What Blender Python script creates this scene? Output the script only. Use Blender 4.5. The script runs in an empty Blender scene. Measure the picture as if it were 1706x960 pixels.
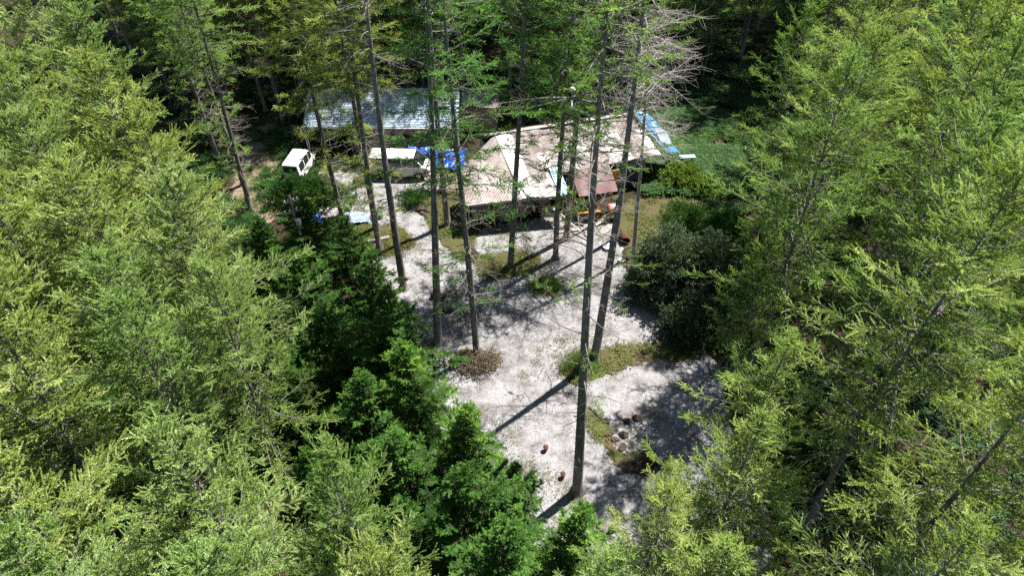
import bpy, bmesh, math, random
import numpy as np
from mathutils import Vector, Matrix
R = math.radians
scene = bpy.context.scene
col = scene.collection

# ------------------------------------------------------------------ camera, sky, sun
cam_d = bpy.data.cameras.new("camera")
cam_d.sensor_width = 36; cam_d.lens = 24; cam_d.clip_start = 0.3; cam_d.clip_end = 900
cam = bpy.data.objects.new("camera", cam_d); col.objects.link(cam)
cam.location = (0, 0, 30); cam.rotation_euler = (R(90 - 42), 0, 0)
scene.camera = cam
SUN_EL, SUN_AZ = 60.0, math.degrees(math.atan2(0.76, 0.65))     # azimuth clockwise from +Y
world = bpy.data.worlds.new("World"); scene.world = world; world.use_nodes = True
wn = world.node_tree.nodes; wl = world.node_tree.links
sky = wn.new("ShaderNodeTexSky"); sky.sky_type = 'NISHITA'; sky.sun_disc = False
sky.sun_elevation = R(SUN_EL); sky.sun_rotation = R(SUN_AZ); sky.altitude = 900
wn["Background"].inputs["Strength"].default_value = 0.05
wl.new(sky.outputs[0], wn["Background"].inputs[0])
sun_d = bpy.data.lights.new("sun", 'SUN'); sun_d.energy = 5.0; sun_d.angle = R(0.53); sun_d.color = (1.0, 0.955, 0.88)
sun = bpy.data.objects.new("sun", sun_d); col.objects.link(sun)
sv = Vector((math.sin(R(SUN_AZ)) * math.cos(R(SUN_EL)), math.cos(R(SUN_AZ)) * math.cos(R(SUN_EL)), math.sin(R(SUN_EL))))
sun.rotation_euler = sv.to_track_quat('Z', 'Y').to_euler(); sun.location = sv * 100
scene.view_settings.view_transform = 'Standard'; scene.view_settings.look = 'None'
scene.view_settings.gamma = 1; scene.view_settings.use_curve_mapping = False
scene.view_settings.exposure = 1.6
scene.cycles.max_bounces = 8; scene.cycles.diffuse_bounces = 2; scene.cycles.transmission_bounces = 4
scene.cycles.glossy_bounces = 2; scene.cycles.transparent_max_bounces = 6
scene.cycles.use_denoising = False

# ------------------------------------------------------------------ materials
class NT:
    def __init__(s, name):
        s.m = bpy.data.materials.new(name); s.m.use_nodes = True
        s.t = s.m.node_tree; s.n = s.t.nodes; s.b = s.n["Principled BSDF"]; s.out = s.n["Material Output"]
    def new(s, t, **kw):
        x = s.n.new(t)
        for k, v in kw.items(): setattr(x, k, v)
        return x
    def link(s, a, b): s.t.links.new(a, b)
    def coord(s, kind='Object'): return s.new("ShaderNodeTexCoord").outputs[kind]
    def pos(s): return s.new("ShaderNodeNewGeometry").outputs['Position']
    def noise(s, vec, scale, detail=4, rough=0.6, stretch=None):
        if stretch:
            mp = s.new("ShaderNodeMapping"); mp.inputs['Scale'].default_value = stretch
            s.link(vec, mp.inputs[0]); vec = mp.outputs[0]
        x = s.new("ShaderNodeTexNoise"); x.inputs['Scale'].default_value = scale
        x.inputs['Detail'].default_value = detail; x.inputs['Roughness'].default_value = rough
        s.link(vec, x.inputs['Vector']); return x.outputs['Fac']
    def ramp(s, fac, stops, interp='LINEAR'):
        x = s.new("ShaderNodeValToRGB"); x.color_ramp.interpolation = interp
        e = x.color_ramp.elements
        while len(e) < len(stops): e.new(0.5)
        for i, (p, c) in enumerate(stops):
            e[i].position = p; e[i].color = (c, c, c, 1) if isinstance(c, (int, float)) else (*c, 1)
        s.link(fac, x.inputs[0]); return x.outputs[0]
    def mix(s, f, a, b, mode='MIX'):
        x = s.new("ShaderNodeMix"); x.data_type = 'RGBA'; x.blend_type = mode
        if isinstance(f, (int, float)): x.inputs[0].default_value = f
        else: s.link(f, x.inputs[0])
        for k, v in ((6, a), (7, b)):
            if isinstance(v, tuple): x.inputs[k].default_value = (*v, 1)
            else: s.link(v, x.inputs[k])
        return x.outputs[2]
    def math(s, op, a, b=0.5):
        x = s.new("ShaderNodeMath"); x.operation = op
        for k, v in ((0, a), (1, b)):
            if isinstance(v, (int, float)): x.inputs[k].default_value = v
            else: s.link(v, x.inputs[k])
        return x.outputs[0]
    def bump(s, h, strength=0.5, dist=0.05):
        x = s.new("ShaderNodeBump"); x.inputs['Strength'].default_value = strength; x.inputs['Distance'].default_value = dist
        s.link(h, x.inputs['Height']); s.link(x.outputs[0], s.b.inputs['Normal'])
    def fray(s, amp=0.9, scale=1.6):
        at = s.new("ShaderNodeAttribute"); at.attribute_name = "tint"; p = s.pos()
        n = s.math('ADD', s.math('MULTIPLY', s.math('SUBTRACT', s.noise(p, scale, 8, 0.7), 0.5), amp * 3.2), at.outputs['Fac'])
        k = s.math('GREATER_THAN', n, 0.0)
        tr = s.new("ShaderNodeBsdfTransparent"); ms = s.new("ShaderNodeMixShader"); s.link(k, ms.inputs[0])
        s.link(tr.outputs[0], ms.inputs[1]); s.link(s.b.outputs[0], ms.inputs[2]); s.link(ms.outputs[0], s.out.inputs['Surface'])
    def base(s, c, rough=0.8, spec=0.3, metal=0.0):
        if isinstance(c, tuple): s.b.inputs['Base Color'].default_value = (*c, 1)
        else: s.link(c, s.b.inputs['Base Color'])
        s.b.inputs['Roughness'].default_value = rough
        s.b.inputs['Specular IOR Level'].default_value = spec
        s.b.inputs['Metallic'].default_value = metal
        return s.m

def plain(name, c, rough=0.6, spec=0.4, metal=0.0, var=0.25, scale=3.0):
    t = NT(name); p = t.coord('Object')
    n = t.noise(p, scale, 5)
    k = t.ramp(n, [(0.3, 1 - var), (0.7, 1.0)])
    return t.base(t.mix(1.0, c, k, 'MULTIPLY'), rough, spec, metal)

def leaf_mat(name, stops, transl=0.35, tcol=(1.5, 1.6, 0.5), rough=0.55, spec=0.15):
    t = NT(name)
    a = t.new("ShaderNodeAttribute"); a.attribute_name = "tint"
    c = t.ramp(a.outputs['Fac'], stops)
    oi = t.new("ShaderNodeObjectInfo")
    c = t.mix(1.0, c, oi.outputs['Color'], 'MULTIPLY')
    t.base(c, rough, spec)
    tr = t.new("ShaderNodeBsdfTranslucent")
    t.link(t.mix(1.0, c, tcol, 'MULTIPLY'), tr.inputs['Color'])
    ms = t.new("ShaderNodeMixShader"); ms.inputs[0].default_value = transl
    t.link(t.b.outputs[0], ms.inputs[1]); t.link(tr.outputs[0], ms.inputs[2])
    t.link(ms.outputs[0], t.out.inputs['Surface'])
    return t.m

M = {}
M['larch'] = leaf_mat("larch_needles", [(0.0, (0.018, 0.046, 0.012)), (0.3, (0.085, 0.145, 0.030)), (0.65, (0.255, 0.34, 0.085)), (1.0, (0.47, 0.53, 0.27))], 0.34, (1.2, 1.25, 0.45), 0.45, 0.4)  # pale end of the ramp paints sunlit tips along with new growth
M['hinoki'] = leaf_mat("cypress_leaves", [(0.0, (0.007, 0.022, 0.005)), (0.5, (0.022, 0.072, 0.012)), (1.0, (0.095, 0.20, 0.032))], 0.28, (1.2, 1.4, 0.4), 0.5, 0.12)  # bright end of the ramp paints the sunlit spray tips
M['broad'] = leaf_mat("broad_leaves", [(0.0, (0.016, 0.034, 0.015)), (0.6, (0.060, 0.090, 0.048)), (1.0, (0.17, 0.21, 0.14))], 0.15, (1.2, 1.5, 0.4), 0.5, 0.2)
M['herb'] = leaf_mat("herb_leaves", [(0.0, (0.018, 0.055, 0.012)), (0.6, (0.055, 0.125, 0.025)), (1.0, (0.16, 0.22, 0.05))], 0.3, (1.2, 1.4, 0.4))
M['grass'] = leaf_mat("grass_blades", [(0.0, (0.10, 0.065, 0.035)), (0.45, (0.12, 0.12, 0.035)), (1.0, (0.13, 0.20, 0.045))], 0.25, (1.2, 1.3, 0.5))
M['dry'] = leaf_mat("dry_needles", [(0.0, (0.09, 0.07, 0.05)), (0.6, (0.17, 0.14, 0.10)), (1.0, (0.26, 0.22, 0.17))], 0.15, (1.1, 1.0, 0.8), 0.7, 0.2)

def bark(name, c0, c1, lichen):
    t = NT(name); p = t.coord('Object')
    n = t.noise(p, 9, 6, 0.7, (1, 1, 0.18))
    c = t.ramp(n, [(0.3, c0), (0.7, c1)])
    l = t.ramp(t.noise(p, 2.6, 6, 0.75), [(0.52, 0), (0.62, 1)])
    c = t.mix(t.math('MULTIPLY', l, lichen), c, (0.24, 0.27, 0.22))
    t.bump(n, 0.8, 0.04)
    return t.base(c, 0.9, 0.15)
M['bark'] = bark("larch_bark", (0.070, 0.060, 0.054), (0.22, 0.195, 0.18), 0.85)
M['bark_dark'] = bark("dark_bark", (0.030, 0.020, 0.016), (0.090, 0.062, 0.050), 0.15)
M['bark_grey'] = bark("weathered_grey_bark", (0.17, 0.155, 0.145), (0.42, 0.39, 0.36), 0.6)

# forest floor
t = NT("forest_floor"); p = t.pos()
a = t.noise(p, 0.22, 8, 0.65); b = t.noise(p, 2.5, 8, 0.7); f = t.noise(p, 28, 4, 0.7)
c = t.ramp(b, [(0.30, (0.040, 0.026, 0.018)), (0.5, (0.075, 0.050, 0.035)), (0.68, (0.14, 0.10, 0.07))])
g = t.ramp(b, [(0.3, (0.016, 0.032, 0.010)), (0.7, (0.060, 0.085, 0.022))])
c = t.mix(t.ramp(a, [(0.44, 0), (0.56, 1)]), c, g)
c = t.mix(1.0, c, t.ramp(f, [(0.3, 0.45), (0.7, 1.0)]), 'MULTIPLY')
t.bump(t.math('ADD', b, f), 1.0, 0.15); M['floor'] = t.base(c, 0.95, 0.1)
# gravel
t = NT("pale_gravel"); p = t.pos()
v = t.new("ShaderNodeTexVoronoi"); v.inputs['Scale'].default_value = 30; t.link(p, v.inputs['Vector'])
st = t.new("ShaderNodeSeparateColor"); t.link(v.outputs['Color'], st.inputs[0])
c = t.ramp(st.outputs[0], [(0.0, (0.16, 0.156, 0.162)), (0.45, (0.228, 0.225, 0.234)), (1.0, (0.33, 0.325, 0.337))])
litter_dapple = t.noise(p, 0.8, 9, 0.72)
c = t.mix(t.ramp(litter_dapple, [(0.44, 0.0), (0.64, 0.85)]), c, (0.085, 0.072, 0.064))  # dark litter patches, deepened to paint in dappled tree shade
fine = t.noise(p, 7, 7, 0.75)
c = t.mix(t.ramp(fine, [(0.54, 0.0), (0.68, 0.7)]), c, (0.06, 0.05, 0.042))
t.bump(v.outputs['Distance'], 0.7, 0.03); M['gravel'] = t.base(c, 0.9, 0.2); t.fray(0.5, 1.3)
# moss / grass verge
t = NT("mossy_turf"); p = t.pos(); b = t.noise(p, 0.9, 10, 0.78); f = t.noise(p, 30, 3)
c = t.ramp(b, [(0.40, (0.12, 0.085, 0.055)), (0.50, (0.11, 0.100, 0.045)), (0.64, (0.095, 0.115, 0.030))])
c = t.mix(1.0, c, t.ramp(f, [(0.3, 0.5), (0.7, 1.1)]), 'MULTIPLY')
t.bump(f, 1.0, 0.08); M['turf'] = t.base(c, 0.95, 0.1); t.fray(0.8, 1.8)
t = NT("dirt_path"); p = t.pos(); b = t.noise(p, 1.1, 9, 0.72); f = t.noise(p, 26, 3)
c = t.ramp(b, [(0.36, (0.14, 0.15, 0.06)), (0.48, (0.20, 0.165, 0.115)), (0.62, (0.22, 0.155, 0.135))])
c = t.mix(1.0, c, t.ramp(f, [(0.3, 0.6), (0.7, 1.1)]), 'MULTIPLY')
t.bump(f, 0.8, 0.05); M['dirt'] = t.base(c, 0.95, 0.1); t.fray(0.6, 1.2)

def roof_mat(name, c, rust, amount, rough=0.45, metal=0.15):
    t = NT(name); p = t.coord('Object')
    n = t.noise(p, 0.9, 10, 0.78); n2 = t.noise(p, 7, 6, 0.7)
    k = t.ramp(n, [(0.62 - amount * 0.3, 0), (0.80 - amount * 0.25, 0.9)])
    cc = t.mix(k, c, rust)
    cc = t.mix(1.0, cc, t.ramp(n2, [(0.3, 0.7), (0.6, 1.0)]), 'MULTIPLY')
    t.bump(n2, 0.2, 0.02)
    return t.base(cc, rough, 0.4, metal)
M['roof_blue'] = roof_mat("pale_blue_metal_roof", (0.34, 0.42, 0.52), (0.20, 0.19, 0.19), 0.3, 0.34, 0.3)  # pale blue, base lightened further to paint in sun glare
M['roof_pink'] = roof_mat("rust_stained_metal_roof", (0.31, 0.285, 0.278), (0.125, 0.09, 0.078), 1.0)
M['roof_grey'] = roof_mat("grey_metal_roof", (0.30, 0.285, 0.282), (0.16, 0.125, 0.115), 0.9)
M['roof_white'] = roof_mat("white_metal_roof", (0.50, 0.49, 0.485), (0.25, 0.20, 0.18), 0.6)
M['roof_sky'] = roof_mat("sky_blue_sheet", (0.24, 0.44, 0.54), (0.5, 0.45, 0.42), 0.3)
M['roof_red'] = roof_mat("red_brown_metal_roof", (0.16, 0.085, 0.09), (0.22, 0.17, 0.17), 0.5, 0.5, 0.0)
def boards(name, c0, c1):
    t = NT(name); p = t.coord('Object')
    n = t.noise(p, 6, 5, 0.7, (1, 1, 0.08))
    return t.base(t.ramp(n, [(0.3, c0), (0.7, c1)]), 0.85, 0.2)
M['wall_brown'] = boards("weathered_board_wall", (0.19, 0.15, 0.125), (0.36, 0.30, 0.26))
M['wall_dark'] = boards("dark_board_wall", (0.020, 0.018, 0.018), (0.060, 0.050, 0.045))
M['wall_grey'] = boards("blue_grey_panel_wall", (0.05, 0.06, 0.075), (0.10, 0.115, 0.14))
M['timber'] = boards("bare_timber", (0.16, 0.115, 0.08), (0.34, 0.27, 0.20))
M['timber_pale'] = boards("bleached_timber", (0.30, 0.26, 0.22), (0.52, 0.47, 0.42))
M['orange'] = boards("orange_stained_wood", (0.30, 0.12, 0.025), (0.50, 0.22, 0.05))
M['redwood'] = boards("red_painted_wood", (0.22, 0.045, 0.02), (0.38, 0.09, 0.045))
M['yellow'] = plain("yellow_panel", (0.55, 0.30, 0.03))
M['tarp'] = plain("blue_tarp", (0.008, 0.10, 0.50), 0.42, 0.5, 0, 0.45, 2)
M['tarp_pale'] = plain("faded_blue_tarp", (0.035, 0.17, 0.33), 0.5, 0.4, 0, 0.4, 1.5)
M['sheet_pale'] = plain("pale_blue_grey_sheet", (0.25, 0.31, 0.40), 0.5, 0.4, 0, 0.3, 2)
M['sheet_grey'] = plain("grey_cover", (0.30, 0.27, 0.27), 0.6, 0.3, 0, 0.35, 3)
M['white_paint'] = plain("white_vehicle_paint", (0.80, 0.80, 0.78), 0.25, 0.5, 0, 0.08, 1)
M['beige_paint'] = plain("dusty_beige_paint", (0.60, 0.56, 0.50), 0.35, 0.5, 0, 0.12, 1)
M['glass'] = plain("dark_vehicle_glass", (0.02, 0.024, 0.027), 0.08, 0.7, 0, 0.1, 1)
M['tyre'] = plain("black_rubber", (0.018, 0.018, 0.018), 0.8, 0.2)
M['rim'] = plain("steel_rim", (0.45, 0.45, 0.45), 0.35, 0.5, 0.7)
M['plastic_dark'] = plain("dark_plastic", (0.035, 0.035, 0.038), 0.6)
M['lamp_red'] = plain("red_lamp_lens", (0.35, 0.02, 0.015), 0.25)
M['lamp_clear'] = plain("clear_lamp_lens", (0.62, 0.64, 0.66), 0.15, 0.6, 0.3)
M['white'] = plain("white_enamel", (0.74, 0.74, 0.72), 0.4)
M['steel'] = plain("galvanised_steel", (0.42, 0.43, 0.44), 0.4, 0.5, 0.6)
M['rust'] = plain("rusty_iron", (0.10, 0.045, 0.030), 0.85, 0.2, 0, 0.5, 8)
M['stone'] = plain("grey_stone", (0.27, 0.25, 0.24), 0.9, 0.2, 0, 0.5, 5)
M['stone_brown'] = plain("brown_stone", (0.085, 0.062, 0.052), 0.9, 0.2, 0, 0.5, 6)
M['endgrain'] = plain("reddish_cut_wood", (0.060, 0.034, 0.026), 0.8, 0.2, 0, 0.4, 10)
M['terracotta'] = plain("terracotta", (0.26, 0.11, 0.07), 0.8, 0.2)
M['green_net'] = plain("green_mesh_fabric", (0.10, 0.19, 0.09), 0.7)
M['purple'] = plain("purple_cloth", (0.10, 0.06, 0.16), 0.8)
M['concrete'] = plain("stained_concrete", (0.30, 0.27, 0.25), 0.9, 0.2, 0, 0.35, 2)

# ------------------------------------------------------------------ object helpers
def tag(o, label=None, cat=None, group=None, kind=None):
    if label: o['label'] = label
    if cat: o['category'] = cat
    if group: o['group'] = group
    if kind: o['kind'] = kind
    return o
def empty(name, loc, label, cat, group=None, rz=0.0):
    o = bpy.data.objects.new(name, None); col.objects.link(o); o.empty_display_size = 0.3
    o.location = loc; o.rotation_euler = (0, 0, rz)
    return tag(o, label, cat, group)
def copy_tree(o, parent=None):
    c = o.copy(); col.objects.link(c); c.parent = parent
    for ch in list(o.children): copy_tree(ch, c)
    return c

def np_mesh(name, V, F, mats, mi=None, tint=None, smooth=False):
    """V (n,3), F (m,k) arrays -> mesh"""
    me = bpy.data.meshes.new(name)
    V = np.asarray(V, np.float32); F = np.asarray(F, np.int32); k = F.shape[1]
    me.vertices.add(len(V)); me.vertices.foreach_set("co", V.ravel())
    me.loops.add(F.size); me.loops.foreach_set("vertex_index", F.ravel())
    me.polygons.add(len(F)); me.polygons.foreach_set("loop_start", np.arange(0, F.size, k, dtype=np.int32))
    for m in mats: me.materials.append(m)
    if mi is not None: me.polygons.foreach_set("material_index", np.asarray(mi, np.int32))
    me.polygons.foreach_set("use_smooth", np.full(len(F), smooth, bool))
    if tint is not None:
        at = me.attributes.new("tint", 'FLOAT', 'POINT'); at.data.foreach_set("value", np.asarray(tint, np.float32))
    me.update(calc_edges=True)
    return me

class MB:
    """collects verts and faces (with a material per face) for ONE mesh"""
    def __init__(s): s.v = []; s.f = []; s.m = []; s.mats = []; s.sm = []
    def mi(s, mat):
        if mat not in s.mats: s.mats.append(mat)
        return s.mats.index(mat)
    def add(s, vs, fs, mat, smooth=False):
        o = len(s.v); s.v += [tuple(v) for v in vs]; k = s.mi(mat)
        for f in fs: s.f.append([o + i for i in f]); s.m.append(k); s.sm.append(smooth)
        return s
    def box(s, c, size, mat, rz=0.0, taper=1.0, rot=None):
        x, y, z = [a / 2 for a in size]; vs = []
        mt = rot if rot is not None else Matrix.Rotation(rz, 3, 'Z')
        for dz, k in ((-z, 1.0), (z, taper)):
            for dx, dy in ((-x, -y), (x, -y), (x, y), (-x, y)):
                q = mt @ Vector((dx * k, dy * k, dz)); vs.append((c[0] + q.x, c[1] + q.y, c[2] + q.z))
        return s.add(vs, [(0, 3, 2, 1), (4, 5, 6, 7), (0, 1, 5, 4), (1, 2, 6, 5), (2, 3, 7, 6), (3, 0, 4, 7)], mat)
    def beam(s, a, b, w, h, mat):
        a = Vector(a); b = Vector(b); d = b - a; L = d.length; d.normalize()
        up = Vector((0, 0, 1)) if abs(d.z) < 0.95 else Vector((1, 0, 0))
        sx = d.cross(up).normalized(); sz = sx.cross(d)
        rot = Matrix((sx, d, sz)).transposed()
        return s.box((a + b) / 2, (w, L, h), mat, rot=rot)
    def tube(s, pts, rads, mat, n=8, cap=True, smooth=True):
        pts = [Vector(p) for p in pts]; vs = []; fs = []
        for i, p in enumerate(pts):
            d = (pts[min(i + 1, len(pts) - 1)] - pts[max(i - 1, 0)]).normalized()
            up = Vector((0, 0, 1)) if abs(d.z) < 0.9 else Vector((1, 0, 0))
            a = d.cross(up).normalized(); b = a.cross(d)
            for k in range(n):
                an = 2 * math.pi * k / n
                vs.append(p + (a * math.cos(an) + b * math.sin(an)) * rads[i])
        for i in range(len(pts) - 1):
            for k in range(n): fs.append((i * n + k, i * n + (k + 1) % n, (i + 1) * n + (k + 1) % n, (i + 1) * n + k))
        if cap: fs.append(tuple(range(n))[::-1]); fs.append(tuple((len(pts) - 1) * n + k for k in range(n)))
        return s.add(vs, fs, mat, smooth)
    def build(s, name, parent=None, loc=None, rz=None, bevel=0.0):
        me = bpy.data.meshes.new(name); me.from_pydata(s.v, [], s.f)
        for m in s.mats: me.materials.append(m)
        me.polygons.foreach_set("material_index", s.m); me.polygons.foreach_set("use_smooth", s.sm)
        me.update()
        bm = bmesh.new(); bm.from_mesh(me); bmesh.ops.recalc_face_normals(bm, faces=bm.faces); bm.to_mesh(me); bm.free()
        o = bpy.data.objects.new(name, me); col.objects.link(o)
        if parent is not None: o.parent = parent
        if loc: o.location = loc
        if rz is not None: o.rotation_euler = (0, 0, rz)
        if bevel:
            b = o.modifiers.new("bevel", 'BEVEL'); b.width = bevel; b.segments = 2; b.limit_method = 'ANGLE'
        return o

# ------------------------------------------------------------------ ground
def gz(x, y):
    """terrain height: flat around the clearing, rising gently far behind"""
    d = max(0.0, y - 58.0); r = max(0.0, x - 16.0) * min(1.0, max(0.0, (y - 40.0) / 15.0))
    return 0.10 * d + 0.10 * min(r, 20)
def build_ground():
    xs = np.concatenate([np.linspace(-300, -62, 12), np.linspace(-60, 60, 81), np.linspace(62, 300, 12)])
    ys = np.concatenate([np.linspace(-80, -4, 8), np.linspace(0, 110, 74), np.linspace(115, 420, 14)])
    V = [(x, y, gz(x, y)) for y in ys for x in xs]; nx = len(xs)
    F = [(j * nx + i, j * nx + i + 1, (j + 1) * nx + i + 1, (j + 1) * nx + i) for j in range(len(ys) - 1) for i in range(nx - 1)]
    o = bpy.data.objects.new("ground", np_mesh("ground", V, F, [M['floor']], smooth=True)); col.objects.link(o)
    tag(o, kind='structure')
build_ground()

def patch(name, poly, z, mat, amp=0.35, step=0.25, seed=0):
    """a sheet on the ground: fine grid carrying its distance to the outline; the material frays that edge"""
    P = np.array(poly, float); out = []; n = len(P)
    for i in range(n):
        p0, p1, p2, p3 = P[i - 1], P[i], P[(i + 1) % n], P[(i + 2) % n]
        for j in range(6):
            t = j / 6
            out.append(0.5 * ((2 * p1) + (-p0 + p2) * t + (2 * p0 - 5 * p1 + 4 * p2 - p3) * t * t + (-p0 + 3 * p1 - 3 * p2 + p3) * t ** 3))
    Q = np.array(out); m = 0.7; g = step
    xs = np.arange(Q[:, 0].min() - m, Q[:, 0].max() + m, g); ys = np.arange(Q[:, 1].min() - m, Q[:, 1].max() + m, g)
    X, Y = np.meshgrid(xs, ys); S = np.stack([X.ravel(), Y.ravel()], 1)
    A = Q; B = np.roll(Q, -1, 0); D = B - A
    dmin = np.full(len(S), 1e9); inside = np.zeros(len(S), bool)
    for a_, b_, d_ in zip(A, B, D):
        w = S - a_; tt = np.clip((w @ d_) / (d_ @ d_ + 1e-12), 0, 1)
        dmin = np.minimum(dmin, np.linalg.norm(w - tt[:, None] * d_, axis=1))
        c = ((a_[1] > S[:, 1]) != (b_[1] > S[:, 1])) & (S[:, 0] < (b_[0] - a_[0]) * (S[:, 1] - a_[1]) / (b_[1] - a_[1] + 1e-12) + a_[0])
        inside ^= c
    sd = np.where(inside, dmin, -dmin); ny, nx = X.shape
    idx = np.arange(nx * ny).reshape(ny, nx)
    F = np.stack([idx[:-1, :-1], idx[:-1, 1:], idx[1:, 1:], idx[1:, :-1]], -1).reshape(-1, 4)
    F = F[(sd[F] > -m).all(1)]
    used = np.unique(F); remap = np.full(nx * ny, -1); remap[used] = np.arange(len(used))
    V = np.concatenate([S[used], np.full((len(used), 1), z)], 1)
    me = np_mesh(name, V, remap[F], [mat], tint=sd[used])
    o = bpy.data.objects.new(name, me); col.objects.link(o); tag(o, kind='structure'); return o
GRAVEL = [(-16.9, 46.2), (-15.0, 47.5), (-10.3, 47.2), (-7.3, 46.2), (-7.5, 43.3), (-5.8, 39.8), (-3.9, 36.4), (-2.1, 36.0), (-2.7, 38.1), (-1.9, 39.8), (2.1, 41.0), (6.6, 41.3), (7.9, 38.4), (7.5, 35.8), (8.8, 33.6), (10.5, 33.3), (11.8, 31.0), (11.6, 28.4), (12.0, 26.1), (11.8, 22.6), (11.6, 20.0), (12.2, 17.0), (11.0, 13.8), (3.8, 13.2), (-0.5, 15.0), (-4.0, 20.1), (-5.5, 24.7), (-7.6, 28.9), (-9.2, 33.3), (-10.8, 36.4), (-9.8, 38.4), (-11.5, 40.6), (-15.2, 42.5)]
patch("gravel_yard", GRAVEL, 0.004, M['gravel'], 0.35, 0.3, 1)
patch("dirt_path", [(-24.1, 51.8), (-22.0, 55.4), (-19.0, 54.9), (-17.3, 50.8), (-17.6, 46.6), (-16.5, 43.5), (-18.2, 40.1), (-20.5, 40.1), (-22.4, 47.1)], 0.008, M['dirt'], 0.4, 0.3, 2)
patch("bare_soil", [(-7.9, 47.3), (-4.1, 48.9), (-3.2, 46.0), (-3.6, 43.0), (-6.2, 43.6)], 0.010, M['dirt'], 0.3, 0.3, 3)
patch("earth_bank", [(-1.0, 50.5), (3.0, 53.5), (9.0, 56.5), (11.0, 53.0), (9.5, 51.0), (3.0, 48.6)], 0.010, M['dirt'], 0.4, 0.3, 10)
patch("moss_bank", [(3.6, 27.3), (5.3, 27.9), (8.2, 28.4), (11.2, 28.6), (12.2, 27.5), (9.6, 27.0), (7.3, 26.7), (5.4, 25.8), (3.6, 25.2), (2.7, 26.1)], 0.012, M['turf'], 0.25, 0.2, 4)
patch("moss_strip", [(3.9, 23.3), (4.5, 23.0), (5.3, 21.5), (5.8, 20.6), (7.2, 20.4), (7.4, 19.4), (5.7, 19.4), (4.8, 20.9)], 0.012, M['turf'], 0.2, 0.2, 5)
patch("turf_island", [(-2.4, 36.2), (-0.1, 37.2), (2.0, 36.5), (1.3, 35.2), (-0.1, 34.3), (-2.1, 34.5)], 0.012, M['turf'], 0.35, 0.2, 6)
patch("turf_tuft", [(1.1, 33.3), (1.9, 34.2), (3.3, 34.0), (3.1, 33.0), (2.0, 32.5)], 0.012, M['turf'], 0.25, 0.2, 7)
patch("turf_ring", [(-3.5, 27.5), (-2.3, 27.9), (-1.0, 27.4), (-0.8, 26.3), (-2.0, 25.8), (-3.1, 26.3)], 0.012, M['turf'], 0.3, 0.2, 8)
patch("turf_bed", [(-11.4, 39.8), (-9.4, 40.3), (-7.5, 39.2), (-7.0, 37.7), (-8.5, 36.6), (-10.6, 36.9)], 0.012, M['turf'], 0.35, 0.2, 9)
patch("turf_verge", [(-7.1, 43.9), (-3.9, 44.5), (-2.6, 40.5), (-2.6, 38.2), (-3.6, 36.7), (-5.5, 39.0)], 0.014, M['turf'], 0.3, 0.2, 11)
patch("turf_slope", [(7.6, 42.2), (13.0, 44.6), (18.5, 44.5), (17.0, 38.0), (13.0, 34.0), (9.8, 33.6), (8.2, 35.5), (8.2, 38.5)], 0.014, M['turf'], 0.4, 0.3, 12)

# ------------------------------------------------------------------ trees
def norm(a): return a / (np.linalg.norm(a, axis=-1, keepdims=True) + 1e-9)
UP = np.array([0, 0, 1.0])

def prisms(p0, p1, r0, r1, n=3):
    """many straight tapered sticks at once -> V, F(quads)"""
    d = norm(p1 - p0); a = norm(np.cross(d, np.where(np.abs(d[:, 2:3]) > 0.9, np.array([[1.0, 0, 0]]), UP[None])))
    b = np.cross(a, d); m = len(p0); V = []
    for p, r in ((p0, r0), (p1, r1)):
        for k in range(n):
            an = 2 * math.pi * k / n
            V.append(p + (a * math.cos(an) + b * math.sin(an)) * np.reshape(r, (-1, 1)))
    V = np.stack(V, 1).reshape(-1, 3); base = (np.arange(m) * 2 * n)[:, None]
    F = np.concatenate([base + np.array([[k, (k + 1) % n, n + (k + 1) % n, n + k]]) for k in range(n)], 0)
    return V, F
def polytubes(P, r, n=5):
    """P (B,K,3) polylines, r (B,K) -> V,F"""
    B, K, _ = P.shape
    d = np.empty_like(P); d[:, 1:-1] = P[:, 2:] - P[:, :-2]; d[:, 0] = P[:, 1] - P[:, 0]; d[:, -1] = P[:, -1] - P[:, -2]
    d = norm(d); ref = np.where(np.abs(d[..., 2:3]) > 0.9, np.array([1.0, 0, 0]), UP)
    a = norm(np.cross(d, ref)); b = np.cross(a, d)
    an = 2 * np.pi * np.arange(n) / n
    V = P[:, :, None] + (a[:, :, None] * np.cos(an)[None, None, :, None] + b[:, :, None] * np.sin(an)[None, None, :, None]) * r[:, :, None, None]
    idx = np.arange(B * K * n).reshape(B, K, n); nx = np.roll(idx, -1, 2)
    F = np.stack([idx[:, :-1], nx[:, :-1], nx[:, 1:], idx[:, 1:]], -1).reshape(-1, 4)
    return V.reshape(-1, 3), F

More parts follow.
